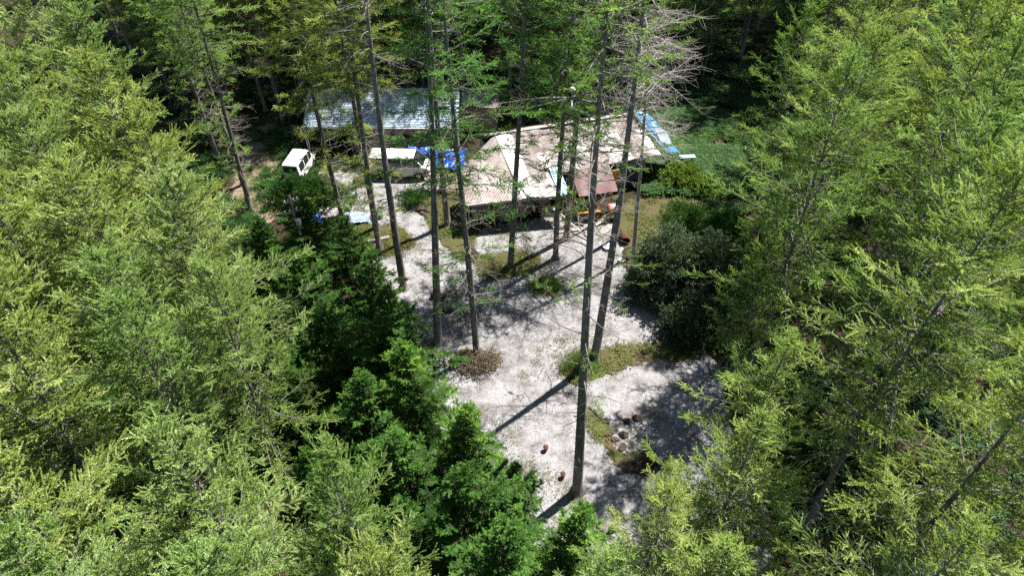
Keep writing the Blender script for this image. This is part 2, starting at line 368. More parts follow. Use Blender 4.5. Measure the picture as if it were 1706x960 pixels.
def blades(rng, p, d, L, sp, blen, bw, tint, planar=None, spread=55):
    """needle tufts along shoots: p,d (n,3) L,tint (n,) -> V (3m,3), tint"""
    n = np.maximum(2, (L / sp)).astype(int); idx = np.repeat(np.arange(len(p)), n); m = len(idx)
    t = rng.random(m); q = p[idx] + d[idx] * (t * L[idx])[:, None]
    dd = d[idx]
    rv = norm(rng.normal(size=(m, 3)))
    if planar is not None:
        side = planar[idx] * rng.choice([-1.0, 1.0], m)[:, None]
        rv = norm(side + rv * 0.25)
    perp = norm(rv - dd * np.sum(rv * dd, 1, keepdims=True))
    th = np.radians(spread + rng.normal(0, 14, m))[:, None]
    bd = dd * np.cos(th) + perp * np.sin(th)
    w = norm(np.cross(bd, rng.normal(size=(m, 3)) if planar is None else np.cross(dd, perp) + 0.4 * rng.normal(size=(m, 3)))) 
    ln = (blen * (0.7 + 0.6 * rng.random(m)) * (1 - 0.35 * t))[:, None]; wd = bw * (0.7 + 0.6 * rng.random(m))[:, None] * 0.5
    V = np.stack([q - w * wd, q + w * wd, q + bd * ln], 1).reshape(-1, 3)
    T = np.clip(np.repeat(tint[idx] + rng.normal(0, 0.07, m), 3), 0, 1)
    return V, T

def conifer(seed, H, cb, Rm, nb, r0=0.16, prof=0.7, low=0.8, el_top=60, el_bot=0, sub_sp=0.13, sub_len=0.55, sh_sp=0.085,
            sh_len=0.24, b_sp=0.010, blen=0.045, bw=0.016, sag=0.15, upturn=0.12, planar=False, sub_ang=52, hang=0.15,
            tint0=0.45, dead=0, dead_len=1.6, dead_lo=0.12, sprigs=0, gap=0.15, bend=0.25, thin=1.0):
    rng = np.random.default_rng(seed)
    # trunk
    K = 14; zt = np.linspace(0, H, K); ph = rng.random(2) * 6.28
    bx = bend * np.sin(zt / H * 3.1 + ph[0]) - bend * math.sin(ph[0]); by = bend * np.sin(zt / H * 2.6 + ph[1]) - bend * math.sin(ph[1])
    tr = r0 * (1 - zt / H) ** 0.9 + 0.006; tr[0] *= 1.7; tr = np.insert(tr, 1, tr[1] * 1.08); zt = np.insert(zt, 1, 0.35); bx = np.insert(bx, 1, bx[0]); by = np.insert(by, 1, by[0])
    V1, F1 = polytubes(np.stack([bx, by, zt], 1)[None], tr[None], 10)
    BV = [V1]; BF = [F1]
    def trunk_at(z): return np.stack([np.interp(z, zt, bx), np.interp(z, zt, by), z], -1)
    # live branches
    u = np.sort(rng.random(nb)); u = 0.5 * u + 0.5 * np.linspace(0, 1, nb); z = cb + (H - cb) * u ** 0.92
    t = (H - z) / (H - cb)
    env = np.minimum(t ** prof / (0.7 ** prof), 1.0) * np.where(t > 0.7, 1 - (1 - low) * (t - 0.7) / 0.3, 1.0)
    az = np.arange(nb) * 2.399 + rng.normal(0, 0.35, nb)
    lobes = 1 + 0.20 * np.sin(az * 2 + rng.random() * 6) + 0.28 * np.sin(az * 3 + z * 1.7 + rng.random() * 6)
    L = Rm * env * lobes * rng.uniform(0.55, 1.2, nb) + 0.18
    keep = rng.random(nb) > gap * (t ** 0.5); L = np.where(keep, L, L * 0.35)
    el = np.radians(el_bot + (el_top - el_bot) * (1 - t) ** 1.6 + rng.normal(0, 7, nb))
    if sprigs:
        z = np.append(z, rng.uniform(cb * 0.25, cb, sprigs)); L = np.append(L, rng.uniform(0.6, 2.7, sprigs)); t = np.append(t, np.full(sprigs, 0.8))
        az = np.append(az, rng.random(sprigs) * 6.28); el = np.append(el, np.radians(rng.normal(2, 8, sprigs))); nb += sprigs
    K = 8; s = np.linspace(0, 1, K)[None]; azs = az[:, None] + rng.normal(0, 0.18, nb)[:, None] * s
    rr = L[:, None] * s * np.cos(el)[:, None]
    zz = L[:, None] * (s * np.sin(el)[:, None] - sag * (1 - (1 - t[:, None]) ** 2) * s ** 1.5 + upturn * s ** 3.2)
    P = trunk_at(z)[:, None] + np.stack([rr * np.cos(azs), rr * np.sin(azs), zz], -1)
    rb = (0.005 + 0.0075 * L)[:, None] * (1 - s) + 0.004
    V2, F2 = polytubes(P, rb, 4); BV.append(V2); BF.append(F2)
    # sub branches
    nsub = np.maximum(2, (L / sub_sp)).astype(int); bi = np.repeat(np.arange(nb), nsub); m = len(bi)
    ss = 0.05 + 0.95 * rng.random(m) ** 0.72 if not planar else 0.06 + 0.94 * rng.random(m) ** 0.7
    f = ss * (K - 1); i0 = np.minimum(f.astype(int), K - 2); fr = (f - i0)[:, None]
    p0 = P[bi, i0] * (1 - fr) + P[bi, i0 + 1] * fr; td = norm(P[bi, i0 + 1] - P[bi, i0])
    sd = norm(np.cross(td, UP)); side = rng.choice([-1.0, 1.0], m)[:, None]
    ang = np.radians(sub_ang * (1 - 0.45 * ss) + rng.normal(0, 14, m))[:, None]
    d0 = norm(td * np.cos(ang) + sd * side * np.sin(ang) + UP * (rng.normal(0.02, 0.20 if not planar else 0.07, m))[:, None])
    lb = L[bi]; l = sub_len * (0.35 + 0.65 * np.minimum(lb / 2.0, 1.2)) * (1.08 - ss) ** 0.45 * rng.uniform(0.45, 1.15, m) * np.minimum(1, ss * 4)
    cz = (rng.normal(-hang, 0.10, m) + 0.16 * (ss - 0.4)) * l
    p1 = p0 + d0 * (l * 0.5)[:, None] + UP * (cz * 0.25)[:, None]; p2 = p0 + d0 * l[:, None] + UP * cz[:, None]
    V3, F3 = prisms(np.concatenate([p0, p1]), np.concatenate([p1, p2]), np.full(2 * m, 0.0055), np.full(2 * m, 0.0035)); BV.append(V3); BF.append(F3)
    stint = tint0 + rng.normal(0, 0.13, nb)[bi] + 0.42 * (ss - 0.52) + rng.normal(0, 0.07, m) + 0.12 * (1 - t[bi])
    # shoots
    nsh = np.maximum(2, l / sh_sp * thin).astype(int); si = np.repeat(np.arange(m), nsh); k = len(si)
    tt = 0.12 + 0.88 * rng.random(k)
    q = p0[si] + d0[si] * (l[si] * tt)[:, None] + UP * (cz[si] * tt ** 2)[:, None]
    tan = norm(d0[si] * l[si][:, None] + UP * (2 * cz[si] * tt)[:, None])
    pn = norm(np.cross(tan, UP)); sg = rng.choice([-1.0, 1.0], k)[:, None]
    an = np.radians(38 + rng.normal(0, 12, k))[:, None]
    lift = (rng.normal(0.24, 0.30, k) if not planar else rng.normal(-0.05, 0.12, k))[:, None]
    sdv = norm(tan * np.cos(an) + pn * sg * np.sin(an) + UP * lift)
    sl = sh_len * rng.uniform(0.5, 1.25, k) * (1.15 - 0.5 * tt)
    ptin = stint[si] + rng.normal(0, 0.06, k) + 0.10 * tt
    plr = norm(np.cross(sdv, UP)) if planar else None
    fv, ft = blades(rng, q, sdv, sl, b_sp, blen, bw, ptin, plr, 55 if planar else 48)
    sp_ = norm(p2 - p0); fv2, ft2 = blades(rng, p0, sp_, l, b_sp, blen, bw, stint, norm(np.cross(sp_, UP)) if planar else None)
    # leader tips
    tipi = np.repeat(np.arange(nb), 3); tp = P[tipi, K - 2]; tdv = norm(P[tipi, K - 1] - P[tipi, K - 2] + rng.normal(0, 0.05, (nb * 3, 3)))
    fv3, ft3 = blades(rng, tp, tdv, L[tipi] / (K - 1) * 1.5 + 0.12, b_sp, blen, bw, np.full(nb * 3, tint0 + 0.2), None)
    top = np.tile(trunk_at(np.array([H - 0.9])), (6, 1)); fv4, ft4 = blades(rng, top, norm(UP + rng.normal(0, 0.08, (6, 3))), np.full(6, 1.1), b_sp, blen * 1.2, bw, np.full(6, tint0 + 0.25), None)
    FV = np.concatenate([fv, fv2, fv3, fv4]); FT = np.concatenate([ft, ft2, ft3, ft4])
    # dead lower branches
    if dead:
        zd = rng.uniform(cb * dead_lo, cb, dead); ad = rng.random(dead) * 6.28; Ld = dead_len * rng.uniform(0.3, 1.25, dead) * (0.5 + 0.6 * zd / cb)
        s = np.linspace(0, 1, 7)[None]; e = np.radians(rng.normal(6, 14, dead))[:, None]; cv = rng.normal(0, 0.35, dead)[:, None]
        rr = Ld[:, None] * s; aa = ad[:, None] + cv * s
        Pd = trunk_at(zd)[:, None] + np.stack([rr * np.cos(aa), rr * np.sin(aa), rr * np.sin(e) - 0.22 * Ld[:, None] * s ** 2 + 0.10 * Ld[:, None] * s ** 4], -1)
        V4, F4 = polytubes(Pd, (0.010 + 0.010 * Ld)[:, None] * (1 - s) + 0.005, 4); BV.append(V4); BF.append(F4)
        nt = (Ld * 7).astype(int) + 1; bi = np.repeat(np.arange(dead), nt); mm = len(bi)
        ss = rng.uniform(0.25, 1, mm); f = ss * 6; i0 = np.minimum(f.astype(int), 5); fr = (f - i0)[:, None]
        a0 = Pd[bi, i0] * (1 - fr) + Pd[bi, i0 + 1] * fr; td = norm(Pd[bi, i0 + 1] - Pd[bi, i0])
        dv = norm(td * 0.8 + norm(np.cross(td, UP)) * rng.choice([-1.0, 1.0], mm)[:, None] * 0.8 + rng.normal(0, 0.35, (mm, 3)))
        lt = rng.uniform(0.15, 0.75, mm) * Ld[bi] * 0.35
        a1 = a0 + dv * lt[:, None]; a2 = a1 + norm(dv + rng.normal(0, 0.35, (mm, 3))) * (lt * 0.6)[:, None]
        V5, F5 = prisms(np.concatenate([a0, a1]), np.concatenate([a1, a2]), np.full(2 * mm, 0.007), np.full(2 * mm, 0.004)); BV.append(V5); BF.append(F5)
    o = 0; FF = []
    for v, f in zip(BV, BF): FF.append(f + o); o += len(v)
    return np.concatenate(BV), np.concatenate(FF), FV, FT

def conifer_meshes(name, bark_m, leaf_m, **kw):
    V, F, FV, FT = conifer(**kw)
    a = np_mesh(name + "_trunk", V, F, [bark_m], smooth=True)
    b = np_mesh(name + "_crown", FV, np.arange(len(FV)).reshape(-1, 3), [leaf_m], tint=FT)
    print(name, len(FV) // 3, len(F))
    return a, b
VAR = {}
D = 1.0
for i in range(4):   # full-crowned larches of the thickets
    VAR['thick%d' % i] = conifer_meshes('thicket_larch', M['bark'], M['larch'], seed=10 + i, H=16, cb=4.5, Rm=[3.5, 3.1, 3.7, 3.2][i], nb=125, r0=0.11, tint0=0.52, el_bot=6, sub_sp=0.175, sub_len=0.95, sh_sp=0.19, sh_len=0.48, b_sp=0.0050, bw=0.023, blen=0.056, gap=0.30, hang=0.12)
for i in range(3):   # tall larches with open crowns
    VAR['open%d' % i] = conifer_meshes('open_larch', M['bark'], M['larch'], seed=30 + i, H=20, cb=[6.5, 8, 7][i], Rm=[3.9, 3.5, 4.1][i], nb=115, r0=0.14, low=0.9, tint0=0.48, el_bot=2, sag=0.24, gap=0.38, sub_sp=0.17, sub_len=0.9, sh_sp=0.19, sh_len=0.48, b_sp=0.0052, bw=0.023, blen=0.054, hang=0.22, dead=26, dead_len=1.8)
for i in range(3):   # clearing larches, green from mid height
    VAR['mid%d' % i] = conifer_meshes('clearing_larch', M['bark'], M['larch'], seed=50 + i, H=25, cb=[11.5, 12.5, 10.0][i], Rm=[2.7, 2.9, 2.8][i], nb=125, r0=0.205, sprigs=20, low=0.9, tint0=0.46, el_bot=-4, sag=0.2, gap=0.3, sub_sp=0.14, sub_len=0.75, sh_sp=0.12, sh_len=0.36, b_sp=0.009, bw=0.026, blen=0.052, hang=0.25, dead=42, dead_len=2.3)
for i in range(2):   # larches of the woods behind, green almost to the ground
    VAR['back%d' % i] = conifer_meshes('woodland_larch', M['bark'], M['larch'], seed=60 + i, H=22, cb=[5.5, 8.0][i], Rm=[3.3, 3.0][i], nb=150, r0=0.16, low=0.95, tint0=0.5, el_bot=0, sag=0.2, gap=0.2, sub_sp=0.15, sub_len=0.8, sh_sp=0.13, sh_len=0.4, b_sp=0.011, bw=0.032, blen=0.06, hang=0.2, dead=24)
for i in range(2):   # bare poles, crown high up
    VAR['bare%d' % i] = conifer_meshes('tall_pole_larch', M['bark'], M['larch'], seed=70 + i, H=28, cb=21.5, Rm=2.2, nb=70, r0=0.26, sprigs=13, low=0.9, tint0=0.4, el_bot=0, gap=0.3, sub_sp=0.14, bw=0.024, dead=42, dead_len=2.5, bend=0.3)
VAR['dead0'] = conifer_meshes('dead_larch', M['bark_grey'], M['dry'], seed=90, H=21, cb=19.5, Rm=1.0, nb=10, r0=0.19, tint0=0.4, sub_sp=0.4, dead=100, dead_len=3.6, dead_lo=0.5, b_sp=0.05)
for i in range(3):   # young cypresses
    VAR['cyp%d' % i] = conifer_meshes('young_cypress', M['bark_dark'], M['hinoki'], seed=110 + i, H=8, cb=0.6, Rm=[1.7, 1.9, 1.6][i], nb=120, r0=0.08, prof=0.85, low=0.95, tint0=0.45, el_top=50, el_bot=4, sag=0.24, upturn=0.10,
                                              planar=True, sub_sp=0.07, sub_len=0.55, sh_sp=0.06, sh_len=0.20, b_sp=0.008, blen=0.052, bw=0.024, hang=0.2, gap=0.15, sub_ang=58)

def tree(kind, x, y, h, label, cat='larch', name='larch_tree', group=None, rz=None, tilt=(0, 0), color=(1, 1, 1), wide=1.0):
    tm, cm = VAR[kind]; H0 = {'thick': 16, 'open': 20, 'mid': 25, 'bare': 28, 'back': 22, 'dead': 21, 'cyp': 8}[kind[:-1]]
    s = h / H0
    e = empty(name, (x, y, gz(x, y) - 0.03), label, cat, group)
    rng = random.Random(int(x * 91 + y * 37))
    e.rotation_euler = (tilt[0], tilt[1], rz if rz is not None else rng.random() * 6.28); e.rotation_mode = 'XYZ'
    e.scale = (s * wide, s * wide, s)
    a = bpy.data.objects.new('trunk', tm); col.objects.link(a); a.parent = e
    if kind[:4] == 'bare' and color == (1, 1, 1): color = (.72, .92, .6)
    b = bpy.data.objects.new('crown', cm); col.objects.link(b); b.parent = e; b.color = (*color, 1)
    return e

ORD = ['first', 'second', 'third', 'fourth', 'fifth', 'sixth', 'seventh', 'eighth', 'ninth', 'tenth', 'eleventh', 'twelfth', 'thirteenth', 'fourteenth', 'fifteenth', 'sixteenth', 'seventeenth']
YEL = [(1.12, 1.12, 0.92), (1.0, 1.08, 1.0), (1.1, 1.14, 1.3), (1.12, 1.08, 0.85), (0.84, 0.98, 0.85)]
rnd = random.Random(7)
def jit(a): return rnd.uniform(-a, a)

# --- left thicket: rows from the camera outwards, each counted from its right-hand end
LEFT = [(8.4, [-3.1, -7.4, -12.0], 14.4), (11.0, [-5.5, -9.8, -14.6], 15.6), (15.6, [-12.4, -16.9, -21.4], 15.8),
        (19.2, [-11.6, -15.0, -19.6, -24.4], 14.8), (23.4, [-13.4, -17.8, -22.3, -27.0], 15.4), (27.8, [-16.9, -21.4, -26.0, -30.6], 16.2),
        (32.2, [-20.3, -24.8, -29.6, -34.2], 16.8), (37.0, [-24.4, -28.9, -33.6], 17.2), (42.0, [-28.6, -33.2, -38.0], 17.8)]
for r, (y0, xs, h) in enumerate(LEFT):
    for i, x in enumerate(xs):
        tree('thick%d' % ((r * 3 + i * 2 + (r // 2)) % 4), x + jit(0.4), y0 + jit(0.6), h + jit(0.9),
             "bright larch of the left thicket, %s row from the viewer, %s from its right end" % (ORD[r], ORD[i]),
             group='larches packed in the left thicket', color=YEL[rnd.randrange(5)], wide=rnd.uniform(0.92, 1.12) if i or r > 3 else (.78, .78, .9, .9)[r])

# --- right-hand stand
RIGHT = [(8.4, [10.6, 15.4], 16.0, 'open'), (12.2, [13.8, 19.2], 18.5, 'open'), (16.2, [13.6], 20.0, 'open'), (20.8, [16.6, 22.2], 19.0, 'open'),
         (24.8, [12.9, 18.0, 23.2], 20.0, 'open'), (29.4, [15.4, 20.8, 26.2], 19.0, 'open'), (34.0, [17.6, 23.0, 28.4], 20.0, 'open'),
         (39.0, [20.6, 26.0, 31.4], 20.0, 'open'), (44.6, [24.2, 29.8, 35.6], 20.0, 'open')]
RC = [(1.06, 1.10, 0.95), (0.84, 1.0, 0.85), (1.1, 1.10, 0.85), (0.72, 0.92, 0.85), (0.98, 1.05, 0.9)]
for r, (y0, xs, h, k) in enumerate(RIGHT):
    if r >= 6: k = 'back'
    for i, x in enumerate(xs):
        tree('%s%d' % (k, (r + i * 2) % (2 if k == 'back' else 3)), x + (jit(0.4) if r not in (2, 4) or i else 0), y0 + jit(0.4), h + jit(0.8),
             "open-crowned larch right of the clearing, %s row from the viewer, %s from the left" % (ORD[r], ORD[i]),
             group='larches of the right-hand stand', color=RC[rnd.randrange(5)])
tree('thick1', 8.4, 13.8, 11.6, "short olive larch in front of the gravel yard's right edge", color=(1.02, 1.08, 0.85), wide=1.15)
tree('open1', 5.0, 12.2, 10.4, "sparse yellowish larch at the bottom edge, over the gravel", color=(1.15, 1.12, 0.85), wide=1.2)
tree('thick3', 7.4, 10.4, 9.6, "bright larch low at the bottom edge, right of the sparse yellowish one", color=(1.02, 1.1, 0.85), wide=1.3)
tree('open2', 3.4, 10.6, 8.6, "small thin larch at the bottom edge, left of the sparse yellowish one", color=(0.95, 1.1, 0.85), wide=1.3)
tree('open1', 10.6, 17.6, 11.5, "olive larch over the shaded gravel's right side", color=(1.0, 1.1, 0.85), wide=1.2)
tree('open0', 11.6, 23.9, 11.5, "short feathery larch beside the dark broad-leaved bush", color=(0.95, 1.1, 0.8), wide=1.0)

# --- single trees of the clearing
C = 'larches standing in the clearing'
tree('bare0', 3.2, 18.3, 27, "thick grey trunk nearest the viewer, rising from the gravel's lower edge", group=C, tilt=(0, R(-0.2)), rz=0.4)
tree('bare1', 4.8, 26.8, 27, "tall bare trunk leaning right above the mossy bank", group=C, tilt=(0, R(2.6)), rz=1.2)
tree('mid0', -2.1, 27.5, 25, "upright larch in a brown turf ring with shade-tinted dark green boughs above", group=C, rz=2.1, color=(0.45, 0.78, 0.52))  # crown colour darkened to paint the boughs as shaded
tree('bare0', -4.45, 28.4, 26, "slender bare trunk by the two cut log ends, leaning left", group=C, tilt=(0, R(-1.2)), rz=3.6)
tree('bare1', -7.1, 33.3, 26, "dark bare trunk at the gravel road's left side", group=C, tilt=(0, R(-0.6)), rz=4.4)
tree('mid1', -0.1, 35.5, 25, "larch on the mossy island before the rusty roof", group=C, rz=0.9, color=(0.45, 0.78, 0.52), tilt=(0, R(1.4)))  # same painted shade in the crown colour
tree('mid2', 3.0, 36.4, 24, "leaning larch between the mossy island and the orange stand", group=C, rz=5.0, tilt=(0, R(2.2)), color=(0.7, 0.95, 0.6))
tree('bare1', 3.9, 38.6, 25, "thin dark trunk right behind the leaning larch, near the planks", group=C, rz=2.7, tilt=(0, R(0.6)))
tree('bare0', -4.7, 40.2, 26, "straight red-brown trunk on the verge beside the blue tarps", group=C, rz=5.6)
tree('mid1', -9.3, 37.4, 24, "thin trunk at the front of the turf bed by the road", group=C, rz=1.9, color=(1.2, 1.12, 0.8))
tree('mid0', -9.9, 39.7, 24, "thin trunk at the back of the turf bed, before the passenger van", group=C, rz=4.0, color=(1.2, 1.12, 0.8))
tree('mid2', -12.3, 40.4, 23, "stout leaning trunk between the small van and the pale sheets", group=C, rz=0.2, tilt=(0, R(-1.5)), color=(1.15, 1.1, 0.75))
tree('dead0', 7.4, 38.6, 21, "dead grey larch with bare splayed branches before the house's right end", cat='dead larch', name='dead_larch', group=C, rz=1.0, tilt=(0, R(1.8)))
tree('dead0', 8.4, 36.6, 17, "shorter dead larch leaning right, beside the discarded drum", cat='dead larch', name='dead_larch', group=C, rz=3.0, tilt=(0, R(5.0)))
tree('mid1', -19.6, 42.0, 22, "larch at the left edge of the dirt path, nearest the small van", group=C, rz=1.3, color=(0.9, 1.05, 0.8))
tree('mid0', -21.2, 45.5, 22, "larch at the dirt path's left edge, behind the nearest one", group=C, rz=3.3, color=(0.8, 1.0, 0.8))
tree('mid2', -24.2, 49.0, 22, "larch at the far left corner of the dirt path", group=C, rz=5.3, color=(0.9, 1.05, 0.8))

# --- belt around and behind the houses
BACK = [(58.0, [-28, -23.5, -18.5, -13.5, -8.5, -3.8], 21), (61.5, [-33, -28, -21, -16, -11, -6, -1, 5.5, 10.5, 26, 31], 22), (65.5, [-38, -32, -26, -20, -15, -9.5, -4, 1, 6.5, 11.5, 16.5, 22, 28, 33, 39], 22),
        (71.0, [-41, -35, -29, -22.5, -17, -12, -6, -1, 4, 9, 14, 20, 26, 32, 38], 22), (77, [-42, -36, -30, -24, -18, -12, -6, 0, 6, 12, 18, 24, 30, 36, 43], 22),
        (85, [-48, -41, -34, -27, -20, -13, -6, 1, 8, 15, 22, 29, 36, 43, 50], 22)]
for r, (y0, xs, h) in enumerate(BACK):
    for i, x in enumerate(xs):
        tree('back%d' % ((r + i) % 2), x + jit(0.9), y0 + jit(1.2), h + jit(1.5),
             "larch in the woods behind the houses, %s row back, %s from the left" % (ORD[r], ORD[i]),
             group='larches in the woods behind the houses', color=RC[rnd.randrange(5)], wide=rnd.uniform(1.0, 1.3))
YOUNG = [(-25.5, 57.5), (-16.0, 60.0), (-6.2, 60.5), (1.5, 58.8), (7.5, 59.5), (-31, 60), (-11.0, 63.5), (-1.8, 64.5), (4.0, 62.8), (12.5, 64.0), (18.5, 63.0), (25.0, 60.0), (-20.5, 64.5), (-35.5, 66), (9.0, 69.5), (16.5, 70.5), (23.0, 68.0), (30.0, 65.0), (-27, 69.5), (-14, 69)]
for i, (x, y) in enumerate(sorted(YOUNG)):
    tree('thick%d' % (i % 4), x, y, 11.5 + 3 * ((i * 7) % 5) / 4, "young leafy larch low in the woods behind the houses, %s from the left" % (ORD[i] if i < 17 else ['third', 'second', 'last'][i - 17] + ' to the right end,'.replace(' to the right end,', '')) if i < 17 else "young leafy larch low in the woods behind the houses, %s from the right" % ['third', 'second', 'first'][i - 17],
         group='young larches in the woods behind', color=RC[i % 5], wide=1.0)
for i, (x, y) in enumerate([(44.0, 58.0), (50.0, 66.0), (57.0, 75.0), (47.0, 80.0), (63.0, 88.0)]):
    tree('back%d' % (i % 2), x, y, 22, "larch in the far right corner woods, %s from the viewer" % ORD[i], group='larches in the far right corner', color=RC[i], wide=1.2)
tree('open2', 18.2, 42.0, 15.0, "dark-tinted larch at the near foot of the ferny slope", group='larches round the ferny slope', color=(0.7, 0.9, 0.6))
tree('mid2', 24.0, 50.0, 22, "larch at the right edge of the ferny slope, nearest", group='larches round the ferny slope', color=(0.8, 1, 0.8))
tree('mid0', 28.5, 54.0, 22, "larch at the right edge of the ferny slope, second from the viewer", group='larches round the ferny slope', color=(0.9, 1, 0.8))
tree('open1', 33.5, 50.5, 20, "larch far right behind the stand, at the slope's foot", group='larches round the ferny slope', color=(0.9, 1, 0.8))
tree('mid0', -14.5, 58.5, 22, "larch growing close behind the blue metal roof", group='larches round the ferny slope', color=(1.2, 1.12, 0.8))
tree('mid1', -20.5, 55.5, 21, "larch beside the far left corner of the blue-roofed house", group='larches round the ferny slope', color=(1.2, 1.12, 0.8))

# --- young cypresses along the left side of the clearing
CYP = [(-14.6, 37.6, 5.6, "light green cypress at the back of the row, next to the pole"), (-12.4, 34.2, 6.8, "second cypress from the back of the row, below the pale sheets"),
       (-14.8, 31.5, 7.0, "shaded cypress at the row's left, against the larch thicket"), (-9.6, 31.0, 7.2, "cypress beside the gravel road's left edge"),
       (-11.6, 27.6, 7.5, "dark cypress hemmed in between thicket and road"), (-7.7, 27.4, 8.0, "tall cypress in the middle of the row"),
       (-6.3, 24.0, 8.0, "cypress left of the brown turf ring"), (-8.6, 24.0, 7.2, "shaded cypress over the dark gap beside the thicket"), (-4.4, 20.9, 7.6, "bright-tipped cypress at the pale gravel's left edge"),
       (-6.4, 20.0, 7.0, "dark cypress behind the bright-tipped one"), (-2.3, 18.1, 7.2, "dense cypress below the big trunk's shadow"), (-4.2, 16.6, 7.6, "dark cypress above the near larches"),
       (0.1, 16.3, 5.6, "small dark cypress by the terracotta pots"), (-1.4, 14.4, 8.6, "deep green cypress at the bottom of the row"),
       (1.9, 12.6, 7.9, "vivid green cypress at the foot of the nearest trunk"), (0.2, 11.2, 9.6, "large cypress touching the bottom edge"), (-13.2, 23.8, 5.5, "low cypress deep in the thicket's shade"), (-10.6, 21.4, 4.6, "small cypress added to darken the gap, farther of two"), (-8.9, 17.6, 4.8, "small cypress added to darken the gap, nearer of two"), (-6.2, 16.6, 6.0, "shaded cypress squeezed against the near larches"), (-4.0, 13.2, 6.5, "dark cypress between near larches and the row's bottom")]  # the two gap cypresses are added to fill a black shadow
for i, (x, y, h, lab) in enumerate(CYP):
    bright = i in (0, 8, 14, 10)
    tree('cyp%d' % (i % 3), x, y, h, lab, cat='cypress', name='cypress_tree', group='young cypresses beside the clearing', color=(1.5, 1.35, 1.0) if bright else (0.95, 0.98, 0.8), wide=rnd.uniform(1.1, 1.4))

# ------------------------------------------------------------------ houses
def sheet_roof(name, c00, c10, c11, c01, n, mats, parent, seed=0, amp=0.007, per=7, thick=0.03, along='v', waves=True):
    """corrugated roof patch: c00-c10 is the ridge, c01-c11 the eave; n waves across; neighbouring sheets differ in colour"""
    rng = random.Random(seed); c00, c10, c11, c01 = map(Vector, (c00, c10, c11, c01)); mb = MB()
    n = n * 2; per = per * 2; k = 3 if waves else 1; NU = n * k; NV = 8; up = (c10 - c00).cross(c01 - c00).normalized()
    if up.z < 0: up = -up
    pts = []
    for j in range(NV + 1):
        for i in range(NU + 1):
            u, v = i / NU, j / NV
            p = (c00 * (1 - u) + c10 * u) * (1 - v) + (c01 * (1 - u) + c11 * u) * v
            pts.append(p + up * (amp * math.sin(i / k * 2 * math.pi) + 0.015 * math.sin(u * 17 + v * 5 + seed)))
    sh = {}
    for j in range(NV):
        for i in range(NU):
            key = (i // (k * per), j // 3)
            if key not in sh: sh[key] = rng.choice(mats)
            a = j * (NU + 1) + i; f = (a, a + 1, a + NU + 2, a + NU + 1)
            mb.f.append(list(f)); mb.m.append(mb.mi(sh[key])); mb.sm.append(False)
    mb.v = [tuple(p) for p in pts]
    o = mb.build(name, parent)
    sol = o.modifiers.new("thickness", 'SOLIDIFY'); sol.thickness = thick; sol.offset = 0
    return o
def local(A, ang):
    c, s_ = math.cos(ang), math.sin(ang)
    return lambda u, v, z: Vector((A[0] + c * u + s_ * v, A[1] + s_ * u - c * v, z))

# long house with the pale blue roof
bh = empty('long_house', (-10.8, 52.5, 0), "long low house under a pale blue seamed metal roof", 'house')
X0, X1, YF, YR, YB = -17.1, -4.4, 50.6, 53.8, 57.0
inv = Vector((10.8, -52.5, 0))
def seam_roof(name, y0, z0, y1, z1, seed):
    mb = MB(); n = 15; rng = random.Random(seed)
    for i in range(n):                                        # overlapping horizontal courses
        a, b = i / n, (i + 1) / n; lip = 0.035
        ya, za = y0 + (y1 - y0) * a, z0 + (z1 - z0) * a; yb, zb = y0 + (y1 - y0) * b, z0 + (z1 - z0) * b
        for (xa, xb) in ((X0, -13.4), (-13.4, -9.1), (-9.1, X1)):
            P = [(xa, ya, za + lip), (xb, ya, za + lip), (xb, yb, zb), (xa, yb, zb), (xa, ya, za - 0.03), (xb, ya, za - 0.03)]
            mb.add([tuple(Vector(p) + inv) for p in P], [(0, 1, 2, 3), (4, 5, 1, 0)], M['roof_blue'])
    return mb.build(name, bh)
r1 = seam_roof('roof', YF - 0.35, 2.45, YR, 4.05, 1); r2 = seam_roof('roof', YB + 0.3, 2.45, YR, 4.05, 2)
mb = MB(); mb.beam(Vector((X0 - 0.05, YR, 4.10)) + inv, Vector((X1 + 0.05, YR, 4.10)) + inv, 0.26, 0.06, M['roof_blue']); mb.build('ridge_cap', bh)
mb = MB(); q = inv
mb.box(Vector((-8.9, 53.65, 1.2)) + q, (8.8, 6.2, 2.4), M['wall_brown'])
for x in (X0 + 0.06, -13.25, X1 - 0.15):
    mb.add([Vector(p) + q for p in ((x, 50.8, 2.42), (x, 56.8, 2.42), (x, 53.8, 3.95), (x + .08, 50.8, 2.42), (x + .08, 56.8, 2.42), (x + .08, 53.8, 3.95))], [(0, 1, 2), (3, 5, 4), (0, 3, 4, 1), (1, 4, 5, 2), (2, 5, 3, 0)], M['wall_dark'])
mb.box(Vector((-15.2, 56.6, 1.2)) + q, (3.7, 0.1, 2.4), M['wall_dark'])
mb.build('wall', bh)
for x in (-12.2, -10.3, -8.4, -6.5):
    mb = MB(); mb.box(Vector((x, 50.51, 1.45)) + q, (1.5, 0.09, 0.95), M['timber_pale']); w = mb.build('window', bh)
    mb = MB(); mb.box(Vector((x - .35, 50.45, 1.45)) + q, (0.64, 0.04, 0.82), M['glass']); mb.box(Vector((x + .35, 50.45, 1.45)) + q, (0.64, 0.04, 0.82), M['glass']); mb.build('pane', w)
for x in (-17.0, -15.2, -13.4):
    mb = MB(); mb.box(Vector((x, 50.5, 1.2)) + q, (0.1, 0.1, 2.4), M['timber_pale']); mb.build('post', bh)
mb = MB(); mb.tube([Vector(p) + q for p in ((X0, 50.18, 2.40), (X1, 50.18, 2.36))], [0.06, 0.06], M['steel'], 8)
mb.build('gutter', bh)
